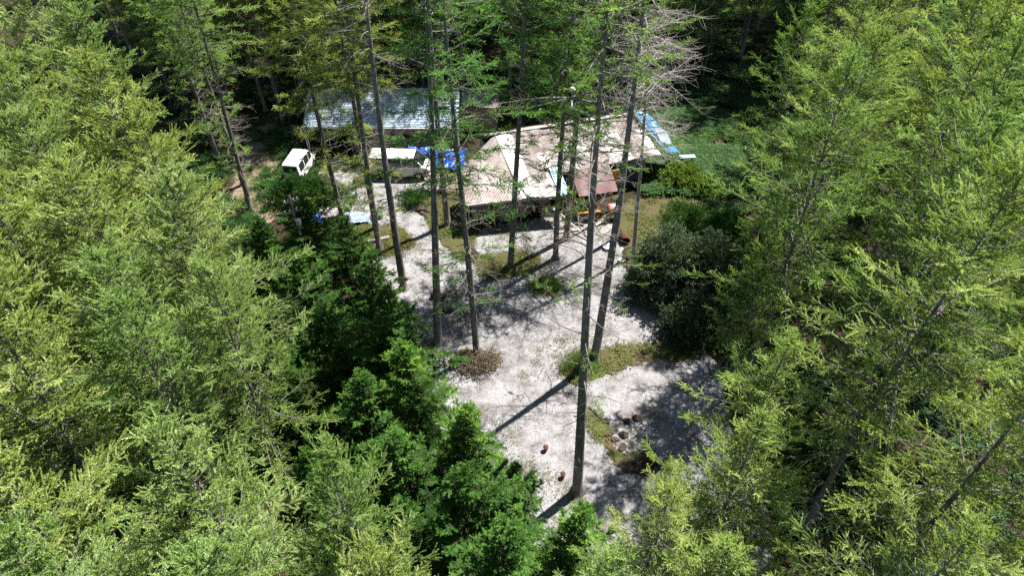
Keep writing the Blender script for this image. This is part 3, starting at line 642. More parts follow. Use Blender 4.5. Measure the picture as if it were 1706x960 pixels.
for x in (-17.05, -16.9):
    mb = MB(); mb.tube([Vector(p) + q for p in ((x, 50.2, 2.35), (x + .02, 50.25, 0.02))], [0.03, 0.03], M['white'], 8); mb.build('downpipe', bh)
mb = MB(); mb.box((-7.3, 49.75, 0.30), (4.8, 0.14, 0.6), M['concrete']); mb.box((-7.3, 49.75, 0.62), (4.9, 0.2, 0.06), M['concrete'])
tag(mb.build('low_wall'), "low stained concrete wall between the passenger van and the long house", 'wall')

# lean-to behind the cypress crown: small pinkish roof between the two houses
sh = empty('small_shed', (-2.8, 55.0, 0), "small shed with a stained pinkish roof between the two houses", 'shed')
sheet_roof('roof', (-1.6, 1.4, 2.95), (1.6, 1.0, 2.95), (1.8, -1.4, 2.45), (-1.5, -1.3, 2.45), 16, [M['roof_pink'], M['roof_white'], M['roof_grey']], sh, 5)
mb = MB(); mb.box((0.05, 0, 1.15), (2.9, 2.0, 2.3), M['wall_brown']); mb.build('wall', sh)

# rusty-roofed house
A = (-1.35, 45.7); ang = math.atan2(3.3, 10.75); Lr = local((0, 0), ang)
rh = empty('rusty_roofed_house', (A[0], A[1], 0), "sprawling old house roofed with patched pink, white and rusty metal sheets", 'house')
P_, W_, G_, B_ = M['roof_pink'], M['roof_white'], M['roof_grey'], M['roof_sky']
sheet_roof('roof', Lr(3.5, 0, 4.30), Lr(11.2, 0, 4.28), Lr(12.35, 3.6, 2.55), Lr(3.6, 3.8, 2.52), 38, [P_, G_, G_, P_, W_], rh, 2)
sheet_roof('roof', Lr(-0.3, 0, 4.30), Lr(11.2, 0, 4.28), Lr(11.1, -3.2, 2.7), Lr(-0.6, -3.2, 2.7), 50, [G_, P_], rh, 3)
sheet_roof('roof', Lr(0.05, -0.02, 4.38), Lr(1.25, -0.02, 4.38), Lr(1.55, 6.1, 2.42), Lr(0.35, 5.98, 2.42), 6, [W_], rh, 4)
sheet_roof('roof', Lr(1.25, 0, 4.36), Lr(3.6, 0, 4.36), Lr(3.35, 6.4, 2.38), Lr(1.55, 6.15, 2.38), 12, [W_, P_, P_, G_], rh, 7)
sheet_roof('roof', Lr(3.0, 4.0, 3.24), Lr(3.75, 4.0, 3.24), Lr(3.75, 6.5, 2.42), Lr(3.0, 6.35, 2.42), 4, [B_], rh, 8)
sheet_roof('roof', Lr(-3.1, 2.0, 3.05), Lr(0.04, -0.02, 4.31), Lr(0.36, 5.98, 2.37), Lr(-3.65, 5.5, 2.30), 18, [P_, G_, P_, P_], rh, 10)
mb = MB(); mb.beam(Lr(-0.3, 0, 4.40), Lr(11.25, 0, 4.36), 0.30, 0.05, M['roof_white']); mb.build('ridge_cap', rh)
def wall_quad(mb, p, q_, z0a, z1a, z1b, m, th=0.1):
    p = Vector(p); q_ = Vector(q_); n = Vector((-(q_ - p).y, (q_ - p).x, 0)).normalized() * th
    V = [(*p.xy, z0a), (*q_.xy, z0a), (*q_.xy, z1b), (*p.xy, z1a)]; V += [tuple(Vector(v) + n) for v in V]
    mb.add(V, [(0, 1, 2, 3), (7, 6, 5, 4), (0, 4, 5, 1), (1, 5, 6, 2), (2, 6, 7, 3), (3, 7, 4, 0)], m)
mb = MB()
wall_quad(mb, Lr(5.0, 3.3, 0), Lr(11.2, 3.3, 0), 0, 2.62, 2.62, M['wall_grey']); wall_quad(mb, Lr(11.2, 3.3, 0), Lr(11.0, 0, 0), 0, 2.62, 4.15, M['wall_dark'])
wall_quad(mb, Lr(11.0, 0, 0), Lr(11.0, -2.9, 0), 0, 4.15, 2.7, M['wall_dark']); wall_quad(mb, Lr(11.0, -2.9, 0), Lr(-0.4, -2.9, 0), 0, 2.7, 2.7, M['wall_brown'])
wall_quad(mb, Lr(-0.4, -2.9, 0), Lr(-0.4, 2.4, 0), 0, 2.7, 2.9, M['wall_brown']); wall_quad(mb, Lr(-0.4, 2.9, 0), Lr(5.0, 2.9, 0), 0, 2.75, 2.75, M['wall_dark'])
mb.build('wall', rh)
mb = MB(); mb.beam(Lr(-3.5, 5.4, 2.2), Lr(3.5, 6.3, 2.26), 0.08, 0.16, M['timber_pale']); mb.build('eave_beam', rh)
for u, v in ((-3.45, 5.35), (-3.2, 2.2), (-1.6, 5.55), (0.3, 5.8), (1.9, 6.0), (3.4, 6.2)):
    mb = MB(); mb.beam(Lr(u, v, 0), Lr(u, v, 2.2 if v > 3 else 2.85), 0.1, 0.1, M['timber']); mb.build('post', rh)
mb = MB()
for k, (u, v, w, d, h) in enumerate([(-2.3, 4.2, 1.1, .7, .9), (-.7, 4.6, .9, .9, 1.1), (.9, 4.4, 1.2, .8, .7), (2.3, 4.9, 1.0, .7, 1.2)]):
    m = [M['timber'], M['sheet_grey'], M['wall_brown'], M['rust']][k]
    c = Lr(u, v, h / 2)
    bx = MB(); bx.box((0, 0, h / 2), (w, d, h), m, taper=0.94); bx.box((0, 0, h + .02), (w + .08, d + .08, .04), M['timber_pale'])
    o = bx.build('storage_crate', None, (A[0] + c.x, A[1] + c.y, 0.01), ang + .2 * k)
    tag(o, "%s storage crate stored under the front eave, %s from the left" % (['brown wooden', 'grey covered', 'dark wooden', 'rust red'][k], ORD[k]), 'crate')
# stove pipe with a white cowl
mb = MB(); c0 = Lr(6.6, -1.2, 3.6); mb.tube([c0, c0 + Vector((0, 0, 1.2)), c0 + Vector((.08, .3, 1.35)), c0 + Vector((.1, .8, 1.4)), c0 + Vector((.1, .95, 1.6)), c0 + Vector((.1, .95, 2.3))], [.07] * 6, M['steel'], 10)
fl = mb.build('stove_pipe', rh)
mb = MB(); c1 = c0 + Vector((.1, .95, 2.3)); mb.tube([c1, c1 + Vector((0, 0, .08)), c1 + Vector((0, 0, .22)), c1 + Vector((0, 0, .27))], [.1, .26, .24, .05], M['white'], 12); mb.build('cowl', fl)
# red-brown porch roof with its orange framing
pr = empty('porch', (6.0, 42.6, 0), "red-brown porch roof on orange posts in front of the rusty roof", 'porch')
po = Vector((-6.0, -42.6, 0)); Q = lambda x, y, z: Vector((x, y, z)) + po
sheet_roof('roof', Q(4.2, 44.6, 2.62), Q(7.3, 44.3, 2.6), Q(7.75, 41.7, 1.98), Q(4.85, 40.95, 1.98), 20, [M['roof_red'], M['roof_red'], M['roof_pink']], pr, 21, amp=.010)
for (x, y, h) in ((4.35, 42.9, 2.1), (4.62, 41.6, 2.0), (4.95, 41.2, 1.9), (7.35, 42.0, 1.9), (7.2, 44.0, 2.4)):
    mb = MB(); mb.beam(Q(x, y, 0), Q(x, y, h), .11, .11, M['orange']); mb.build('post', pr)
mb = MB(); mb.beam(Q(4.35, 42.9, 2.05), Q(4.95, 41.1, 1.9), .08, .14, M['orange']); mb.build('rail', pr)
mb = MB(); mb.box(Q(7.95, 44.55, 1.25), (.75, .08, 1.5), M['yellow'], ang); tag(mb.build('panel', pr), "yellow wall panel at the porch's right")
# bench and red frame
wb = empty('workbench', (5.6, 40.9, 0), "orange-topped workbench standing below the red-brown porch roof", 'workbench', rz=.16)
mb = MB(); mb.box((0, 0, .78), (1.7, .55, .06), M['orange']); mb.build('bench_top', wb)
for x in (-.75, .75):
    for y in (-.2, .2): mb = MB(); mb.box((x, y, .375), (.08, .08, .75), M['redwood']); mb.build('leg', wb)
mb = MB(); mb.box((0, .0, .3), (1.5, .4, .04), M['timber']); mb.build('shelf', wb)
rf = empty('red_frame', (7.5, 41.0, 0), "red wooden rack with a white lid beside the orange workbench", 'rack', rz=.1)
for x in (-.4, .4):
    for y in (-.3, .3): mb = MB(); mb.box((x, y, .55), (.08, .08, 1.1), M['redwood']); mb.build('leg', rf)
mb = MB(); mb.box((0, 0, 1.13), (.95, .75, .06), M['redwood']); mb.build('rack_top', rf)
mb = MB(); mb.box((-.1, -.1, 1.20), (.55, .45, .07), M['white'], taper=.8); mb.build('lid', rf)
# blue tarp slung from the right end of the roof
def cloth(name, corners, nu, nv, amp, mat, seed, freq=5.0, label=None, cat=None, parent=None, thick=0.012):
    rng = np.random.default_rng(seed); c00, c10, c11, c01 = [np.array(c, float) for c in corners]; ph = rng.random((6, 3)) * 6.28; fr = rng.uniform(.5, 1.5, (6, 2)) * freq
    V = []
    for j in range(nv + 1):
        for i in range(nu + 1):
            u, v = i / nu, j / nv; p = (c00 * (1 - u) + c10 * u) * (1 - v) + (c01 * (1 - u) + c11 * u) * v
            w = sum(abs(math.sin(fr[k, 0] * u * (k + 1) * .7 + fr[k, 1] * v * (k + 1) * .7 + ph[k, 0])) / (k + 1) for k in range(6))
            p = p + np.array([.25 * math.sin(ph[1, 1] + 6 * v + 3 * u) * amp, .25 * math.sin(ph[2, 1] + 5 * u + 2 * v) * amp, w * amp])
            V.append(p)
    F = [(j * (nu + 1) + i, j * (nu + 1) + i + 1, (j + 1) * (nu + 1) + i + 1, (j + 1) * (nu + 1) + i) for j in range(nv) for i in range(nu)]
    o = bpy.data.objects.new(name, np_mesh(name, V, F, [mat], smooth=True)); col.objects.link(o)
    so = o.modifiers.new("thickness", 'SOLIDIFY'); so.thickness = thick
    if parent: o.parent = parent
    if label: tag(o, label, cat)
    return o
cloth('tarpaulin', [(9.2, 49.2, 4.55), (11.0, 49.7, 3.7), (13.5, 48.0, 1.2), (11.7, 45.9, 2.68)], 34, 44, .10, M['tarp_pale'], 4, 7, "faded blue tarpaulin draped over the rusty roof's right end", 'tarpaulin')
cloth('plastic_sheet', [(10.9, 48.0, 3.95), (12.2, 48.2, 3.1), (12.6, 47.2, 2.45), (11.5, 46.7, 3.05)], 10, 12, .03, M['sheet_pale'], 5, 5, "pale blue sheet lying on the faded blue tarpaulin", 'sheet')
mb = MB(); mb.box((0, 0, 0), (1.3, .5, .05), M['sheet_pale'], .1); tag(mb.build('board', None, (14.2, 48.2, .95)), "pale board on trestles at the faded tarpaulin's lower corner", 'board')
mb = MB()
for x in (13.8, 14.6):
    for s_ in (-.2, .2): mb.beam((x - 14.2, s_ * 1.4, 0), (x - 14.2, s_ * .3, .92), .05, .05, M['timber'])
tag(mb.build('trestle', None, (14.2, 48.2, 0)), "wooden trestle carrying the pale board by the faded tarpaulin", 'trestle')
# bright blue tarps behind the van
cloth('tarpaulin', [(-7.2, 49.4, .75), (-3.7, 49.0, .7), (-3.9, 47.2, .05), (-6.2, 47.3, .1)], 50, 40, .20, M['tarp'], 8, 8, "crumpled bright blue tarpaulin on the ground behind the passenger van", 'tarpaulin')
cloth('tarpaulin', [(-8.6, 50.3 - .8, .9), (-6.6, 49.5, .8), (-6.6, 48.6, .4), (-8.4, 48.8, .5)], 26, 20, .13, M['tarp'], 12, 7, "small blue tarpaulin heaped highest, nearest the passenger van's roof", 'tarpaulin')
mb = MB(); mb.box((0, 0, .35), (1.7, .5, .7), M['timber'], taper=.9); tag(mb.build('firewood_stack', None, (-7.6, 49.15, 0), .1), "stack of firewood hidden beneath the small heaped blue tarpaulin", 'firewood')

# ------------------------------------------------------------------ vehicles
def van(name, loc, rz, L, W, H, belt, nose, hood_z, ws_a, ws_b, body, lower, win, label, wheel_r, wheels_x, slope_r=0.12):
    e = empty(name, (*loc, 0), label, 'van', rz=rz)
    def top(x):
        xf = L / 2 - x; xr = x + L / 2
        z = H
        if xf < ws_a:
            t = (ws_a - xf) / (ws_a - ws_b); z = H - 0.04 - (H - 0.04 - belt) * max(0, min(1, t)) ** 1.15
        if xf < ws_b: z = belt - (belt - hood_z) * ((ws_b - xf) / ws_b) ** 1.6
        if xr < 0.25: z = min(z, H - slope_r * (1 - xr / 0.25) ** 2)
        return z
    def wid(x):
        xf = L / 2 - x; xr = x + L / 2; w = W / 2
        if xf < 0.55: w -= 0.22 * (1 - xf / 0.55) ** 2.2
        if xr < 0.2: w -= 0.05 * (1 - xr / 0.2) ** 2
        return w
    zb = 0.26
    prof = [(0, zb), (.90, zb), (.985, zb + .10), (1, .55), (1, belt - .10), (.985, belt), (.93, (belt + H) / 2), (.86, H - .13), (.78, H - .05), (.62, H - .012), (0, H)]
    def sec(x):
        tz = top(x); w = wid(x); half = []
        for fy, z in prof:
            if z > tz:
                fy_ = fy if z < belt else min(fy, .93)
                half.append((fy_ * w, tz - .001 * (z - tz)))
            else: half.append((fy * w, z))
        return half
    xs = sorted(set([-L / 2, -L / 2 + .04, -L / 2 + .12, -L / 2 + .25] + list(np.linspace(-L / 2 + .4, L / 2 - ws_a, 12)) + list(np.linspace(L / 2 - ws_a, L / 2 - ws_b, 9)) + list(np.linspace(L / 2 - ws_b, L / 2 - .02, 8)) + [L / 2]))
    n = len(prof); ring = 2 * n - 2; V = []; F = []; lowr = []
    for x in xs:
        h = sec(x); pts = [(x, y, z) for y, z in h] + [(x, -y, z) for y, z in h[-2:0:-1]]
        V += pts
    mb = MB()
    for i in range(len(xs) - 1):
        for k in range(ring):
            a = i * ring + k; b = i * ring + (k + 1) % ring
            zc = (V[a][2] + V[b][2]) / 2; F.append((a, b, b + ring, a + ring)); lowr.append(zc < belt - .05 and k not in ())
    F.append(tuple(range(ring))[::-1]); lowr.append(False); F.append(tuple((len(xs) - 1) * ring + k for k in range(ring))); lowr.append(False)
    mb.v = V
    for f, l in zip(F, lowr): mb.f.append(list(f)); mb.m.append(mb.mi(lower if l else body)); mb.sm.append(False)
    mb.build('body', e)
    def panel(pname, mat, fn, nu=8, nv=4, off=.008, parent=e):
        mb = MB(); P = [[Vector(fn(u / nu, v / nv)) for u in range(nu + 1)] for v in range(nv + 1)]; vs = []; fs = []
        c = Vector((0, 0, 1.0))
        for v in range(nv + 1):
            for u in range(nu + 1):
                du = P[v][min(u + 1, nu)] - P[v][max(u - 1, 0)]; dv = P[min(v + 1, nv)][u] - P[max(v - 1, 0)][u]; nn = du.cross(dv).normalized()
                if nn.dot(P[v][u] - c) < 0: nn = -nn
                vs.append(P[v][u] + nn * off)
        for v in range(nv):
            for u in range(nu): a = v * (nu + 1) + u; fs.append((a, a + 1, a + nu + 2, a + nu + 1))
        return mb.add(vs, fs, mat, True).build(pname, parent)
    def surf(x, s_, z):
        h = sec(x)
        for (y0, z0), (y1, z1) in zip(h[2:-1], h[3:]):
            if z0 <= z <= z1 or z1 <= z <= z0: t = (z - z0) / (z1 - z0 + 1e-9); return (x, s_ * (y0 + (y1 - y0) * t), z)
        return (x, s_ * h[6][0], z)
    for s_ in (-1, 1):
        for xa, xb in win:
            panel('side_window', M['glass'], lambda u, v: surf(xa + (xb - xa) * u, s_, min(belt + .04 + (H - .2 - belt) * v, top(xa + (xb - xa) * u) - .05)))
    def wsf(u, v):
        xf = ws_b + .05 + (ws_a - ws_b - .12) * v; x = L / 2 - xf; w = wid(x) * (.84 - .03 * v)
        return (x, (u * 2 - 1) * w, top(x))
    for s_ in (-1, 1):
        for xd in (L / 2 - ws_b - .05, win[-1][0] - .04, win[-2][0] - .04, win[0][1] + .04):
            if xd < L / 2 - ws_a + .7: panel('door_seam', M['plastic_dark'], lambda u, v: surf(xd - .009 + .018 * u, s_, .5 + (belt - .52) * v), 1, 4, .004)
        panel('side_sill', M['plastic_dark'], lambda u, v: (-L / 2 + .3 + (L - .9) * u, s_ * (wid(0) * 1.0), .27 + .06 * v), 2, 1, .004)
    panel('windscreen', M['glass'], wsf, 8, 8, .012)
    panel('rear_window', M['glass'], lambda u, v: (-L / 2 - .004, (u * 2 - 1) * W * .38, belt + .08 + (H - .30 - belt) * v), 2, 2, .008)
    for s_ in (-1, 1):
        mb = MB(); x = L / 2 - .035; mb.box((x, s_ * W * .36, hood_z - .12), (.10, .30, .16), M['lamp_clear'], taper=.85); mb.build('headlight', e)
        mb = MB(); mb.box((-L / 2 - .005, s_ * W * .44, .75), (.05, .12, .32), M['lamp_red']); mb.build('tail_light', e)
        mb = MB(); xm = L / 2 - ws_b - .12; mb.box((xm, s_ * (W / 2 + .13), belt + .12), (.07, .16, .22), body); mb.beam((xm, s_ * (W / 2 - .05), belt + .05), (xm, s_ * (W / 2 + .1), belt + .1), .03, .03, M['plastic_dark']); mb.build('wing_mirror', e)
        for wx in wheels_x:
            mb = MB(); y = s_ * (W / 2 - .085)
            mb.tube([(wx, y - s_ * .12, wheel_r + .07), (wx, y + s_ * .088, wheel_r + .07)], [wheel_r + .075] * 2, M['plastic_dark'], 20, smooth=False); mb.build('wheel_arch', e)
            mb = MB(); mb.tube([(wx, y - s_ * .1, wheel_r), (wx, y - s_ * .08, wheel_r), (wx, y + s_ * .09, wheel_r), (wx, y + s_ * .105, wheel_r)], [wheel_r - .03, wheel_r, wheel_r, wheel_r - .03], M['tyre'], 22)
            wh = mb.build('wheel', e)
            mb = MB(); mb.tube([(wx, y + s_ * .10, wheel_r), (wx, y + s_ * .113, wheel_r)], [wheel_r * .6, wheel_r * .5], M['rim'], 16); mb.build('rim', wh)
    mb = MB(); mb.box((L / 2 - .02, 0, .38), (.14, W * .84, .2), lower, taper=.95); mb.build('bumper', e)
    mb = MB(); mb.box((-L / 2 - .01, 0, .38), (.12, W * .94, .18), M['plastic_dark'], taper=.95); mb.build('bumper', e)
    return e
van('passenger_van', (-8.85, 47.1), R(-3), 4.72, 1.70, 1.98, 1.12, .5, .78, 1.25, .42, M['white_paint'], M['beige_paint'],
    [(-2.15, -1.05), (-.95, .15), (.25, 1.05), (1.13, 1.62)], "white passenger van with beige lower body, parked by the blue tarpaulins", .33, (-1.4, 1.45))
van('small_van', (-17.0, 47.15), R(83), 3.38, 1.45, 1.88, 1.02, .4, .74, 1.05, .30, M['white_paint'], M['white_paint'],
    [(-1.45, -.55), (-.45, .35), (.43, .95)], "small boxy white van with black windows, beside the dirt path", .27, (-1.02, 1.12))

# ------------------------------------------------------------------ yard clutter
def rock(name, loc, size, mat, seed, label, cat, group=None):
    rng = random.Random(seed); bm = bmesh.new(); bmesh.ops.create_icosphere(bm, subdivisions=3, radius=1)
    ph = [rng.random() * 6 for _ in range(6)]
    for v in bm.verts:
        d = v.co.normalized(); k = 1 + .16 * math.sin(3.1 * d.x + ph[0]) * math.sin(2.7 * d.y + ph[1]) + .10 * math.sin(6 * d.z + 5 * d.x + ph[2]) + rng.uniform(-.025, .025)
        v.co = Vector((d.x * size[0] * k, d.y * size[1] * k, max(-.25, d.z) * size[2] * k))
    me = bpy.data.meshes.new(name); bm.to_mesh(me); bm.free(); me.materials.append(mat)
    o = bpy.data.objects.new(name, me); col.objects.link(o); o.location = loc; o.rotation_euler = (0, 0, rng.random() * 6); return tag(o, label, cat, group)
def log(loc, L, r, rz, label, tilt=0.0, group=None, b=M['bark_dark']):
    e = empty('log', loc, label, 'log', group, rz); e.rotation_euler = (0, tilt, rz)
    mb = MB(); mb.tube([(-L / 2, 0, r), (-L / 6, .01, r), (L / 5, -.01, r), (L / 2, 0, r)], [r, r * .97, r * .98, r * .95], b, 14, cap=False); mb.build('bark', e)
    for s_ in (-1, 1):
        mb = MB(); mb.tube([(s_ * (L / 2 - .012), 0, r), (s_ * (L / 2 + .004), 0, r)], [r * .96, r * .9], M['endgrain'], 14); mb.build('cut_end', e)
    return e
def stump(loc, r, h, label, group=None, b=M['bark_dark']):
    e = empty('stump', loc, label, 'stump', group)
    mb = MB(); mb.tube([(0, 0, -.05), (0, 0, .05), (0, .01, h)], [r * 1.35, r * 1.1, r], b, 14, cap=False); mb.build('bark', e)
    mb = MB(); mb.tube([(0, 0, h - .02), (0, 0, h + .004)], [r * .97, r * .93], M['endgrain'], 14); mb.build('cut_top', e); return e
log((-4.75, 32.3, .01), .9, .24, R(160), "reddish cut log by the leaning pole, farther of two")
log((-4.3, 31.0, .01), 1.1, .22, R(200), "reddish cut log by the leaning pole, nearer of two")
stump((6.2, 22.55, 0), .20, .05, "low dark stump on the gravel, middle of the three", 'three stumps on the gravel')
stump((6.75, 22.75, 0), .24, .05, "low dark stump on the gravel, farthest of the three", 'three stumps on the gravel')
stump((5.9, 21.65, 0), .23, .05, "low dark stump on the gravel, nearest of the three", 'three stumps on the gravel')
for i, (x, y, sx, lab) in enumerate([(5.15, 21.75, .30, "larger brown stone at the end of the mossy strip"), (5.4, 21.35, .24, "brown stone touching the larger one on the mossy strip"), (5.75, 20.85, .28, "dark mossy stone by the twig heap")]):
    rock('stone', (x, y, .02), (sx, sx * .7, sx * .45), M['stone_brown'], 40 + i, lab, 'stone')
for i, (x, y, s_, lab) in enumerate([(-6.9, 42.2, .42, "brown boulder on the verge, largest"), (-6.3, 42.0, .28, "brown boulder on the verge, right of the largest"), (-6.7, 41.6, .22, "small brown boulder in front of the largest on the verge")]):
    rock('boulder', (x, y, .03), (s_, s_ * .9, s_ * .75), M['stone_brown'], 60 + i, lab, 'boulder')
rock('boulder', (-7.5, 44.5, .05), (.75, .55, .6), M['stone'], 71, "large pale grey boulder in front of the passenger van's wheel", 'boulder')
rock('boulder', (-11.9, 45.8, .05), (.75, .5, .5), M['stone_brown'], 72, "dark boulder behind the passenger van's rear", 'boulder')
rock('boulder', (-21.6, 48.4, .05), (.4, .35, .35), M['stone'], 73, "pale rock at the dirt path's left edge", 'boulder')
def tarp_pile(name, loc, size, mat, seed, label, cat):
    o = rock(name, loc, size, mat, seed, label, cat); return o
e = empty('covered_cart', (-5.9, 44.6, 0), "low cart under a grey cover, left of the rusty house", 'cart', rz=R(6))
cv = cloth('cover', [(-.85, .55, .85), (.85, .55, .85), (.95, -.6, .42), (-.95, -.6, .42)], 24, 16, .07, M['sheet_grey'], 6, 6, parent=e)
mb = MB(); mb.box((0, 0, .30), (1.5, .85, .40), M['wall_dark'], taper=1.05); mb.build('bed', e)
for s_ in (-1, 1): mb = MB(); mb.tube([(-.2, s_ * .45, .24), (-.2, s_ * .53, .24)], [.24, .24], M['tyre'], 16); mb.build('wheel', e)
# pots
for (x, y, lab) in ((1.75, 20.7, "terracotta pot under the dead branches, farther one"), (2.55, 19.1, "terracotta pot by the nearest trunk, nearer one")):
    e = empty('flower_pot', (x, y, 0), lab, 'pot'); mb = MB(); mb.tube([(0, 0, 0), (0, 0, .28)], [.09, .13], M['terracotta'], 16); mb.build('bowl', e)
    mb = MB(); mb.tube([(0, 0, .27), (0, 0, .33)], [.145, .15], M['terracotta'], 16); mb.build('rim', e); mb = MB(); mb.tube([(0, 0, .30), (0, 0, .334)], [.12, .12], M['bark_dark'], 14); mb.build('soil', e)
# drum
e = empty('drum', (7.95, 38.3, 0), "dark rusty drum lying open end forward beside the dead larches", 'drum', rz=R(-80))
mb = MB(); mb.tube([(-.42, 0, .32), (-.2, 0, .32), (-.18, 0, .34), (.18, 0, .34), (.2, 0, .32), (.42, 0, .32)], [.31, .31, .32, .32, .31, .31], M['rust'], 20, cap=False); o = mb.build('shell', e)
so = o.modifiers.new("t", 'SOLIDIFY'); so.thickness = .02
mb = MB(); mb.tube([(-.41, 0, .32), (-.38, 0, .32)], [.3, .3], M['rust'], 20); mb.build('bottom', e)
def basin(loc, r, label, mat=M['white']):
    e = empty('basin', loc, label, 'basin'); vs = []; 
    mb = MB(); mb.tube([(0, 0, .01), (0, 0, .03), (0, 0, .2)], [r * .65, r * .72, r], mat, 20, cap=False); o = mb.build('bowl', e); so = o.modifiers.new("t", 'SOLIDIFY'); so.thickness = .02
    mb = MB(); mb.tube([(0, 0, .01), (0, 0, .03)], [r * .66, r * .66], mat, 20); mb.build('bottom', e)
    mb = MB(); mb.tube([(r * math.cos(a), r * math.sin(a), .2) for a in np.linspace(0, 6.283, 21)], [.02] * 21, mat, 6, cap=False); mb.build('rim', e); return e
basin((6.7, 37.5, 0), .34, "larger white basin between the dead larches and the leaning trunk")
basin((7.5, 36.0, 0), .2, "small white basin at the turf's left edge")
# planks and poles before the rusty house
def plank(name, a, b, w, h, mat, label, cat='plank', group=None):
    a = Vector(a); b = Vector(b); c = (a + b) / 2; mb = MB(); mb.beam(a - c, b - c, w, h, mat); o = mb.build(name, None, c); return tag(o, label, cat, group)
plank('pole', (3.3, 39.2, .07), (6.0, 39.75, .10), .10, .09, M['timber_pale'], "bleached pole lying flat before the orange workbench", 'pole')
plank('pole', (3.0, 41.15, .95), (5.6, 38.2, .08), .08, .08, M['timber_pale'], "bleached pole slanting down across the flat one", 'pole')
plank('plank', (2.0, 41.0, .86), (3.3, 40.6, .90), .6, .04, M['roof_white'], "white sheet board laid as a tabletop under the eave's right end", 'board')
for x, y in ((2.15, 40.75), (2.2, 41.15), (3.1, 40.5), (3.15, 40.85)): pass
mb = MB()
for x, y in ((-.5, -.1), (-.45, .25), (.5, -.2), (.5, .15)): mb.box((x, y, .42), (.07, .07, .84), M['timber'])
tag(mb.build('trestle', None, (2.65, 40.8, 0), -.3), "low trestle under the white sheet board", 'trestle')
plank('plank', (6.1, 40.1, .10), (7.6, 41.0, .6), .25, .05, M['timber_pale'], "pale plank leaning up towards the red rack", 'plank')
plank('plank', (6.2, 39.0, .05), (7.4, 40.2, .07), .55, .05, M['sheet_grey'], "wide grey plank lying below the red rack", 'plank')
for i, (x, y, rz) in enumerate([(4.2, 40.0, .2), (4.9, 40.2, -.3), (3.6, 39.8, .6), (5.3, 39.5, 1.2)]):
    log((x, y, .01), .7, .09, rz, "thin split log before the orange workbench, %s from the left" % ORD[(1, 2, 0, 3)[i]], group='split logs before the workbench', b=M['bark'])
# pale sheets and junk under the cypresses
cloth('plastic_sheet', [(-12.3, 41.2, .25), (-10.6, 41.2, .2), (-10.3, 40.2, .03), (-12.4, 40.2, .03)], 26, 14, .12, M['sheet_pale'], 31, 7, "pale grey sheet spread by the turf bed", 'sheet')
cloth('plastic_sheet', [(-14.2, 41.3, .5), (-12.6, 41.5, .45), (-12.6, 40.8, .1), (-14.0, 40.6, .1)], 22, 12, .13, M['sheet_grey'], 33, 7, "crumpled grey sheet left of the stout leaning trunk", 'sheet')
cloth('tarpaulin', [(-15.0, 40.9, .4), (-14.0, 41.0, .4), (-13.8, 40.1, .05), (-14.9, 40.1, .05)], 18, 12, .12, M['tarp'], 35, 6, "little blue tarpaulin half hidden by the light green cypress", 'tarpaulin')
rock('sack', (-10.4, 40.9, .05), (.3, .25, .3), M['purple'], 81, "dark purple sack on the pale grey sheet's corner", 'sack')
rock('sack', (-9.9, 41.3, .05), (.45, .3, .5), M['green_net'], 82, "green mesh sack behind the turf bed's trunks", 'sack')
log((-9.5, 38.3, .02), 1.6, .13, R(20), "pale log lying on the turf bed", b=M['bark_grey'])
# pole with cables and insulators among the cypresses
e = empty('utility_pole', (-13.0, 33.2, 0), "dark pole with white fittings rising out of the cypresses", 'pole')
mb = MB(); mb.tube([(0, 0, 0), (0, 0, 7.4)], [.12, .085], M['bark_dark'], 12); mb.build('mast', e)
for z, s_ in ((6.9, .45), (6.2, .6)):
    mb = MB(); mb.box((0, 0, z), (s_ * 2, .08, .08), M['steel'], .5); ca = mb.build('crossarm', e)
    for k in (-.8, -.3, .35, .85):
        mb = MB(); c, s2 = math.cos(.5) * s_ * k, math.sin(.5) * s_ * k; mb.tube([(c, s2, z + .04), (c, s2, z + .1), (c, s2, z + .16), (c, s2, z + .22)], [.03, .075, .04, .06], M['white'], 10); mb.build('insulator', ca)
mb = MB(); mb.box((.18, -.1, 5.5), (.28, .22, .5), M['white']); mb.build('meter_box', e)
mb = MB(); mb.tube([(.13, -.02, 0), (.12, -.02, 5.3)], [.03, .03], M['white'], 8); mb.build('cable_duct', e)

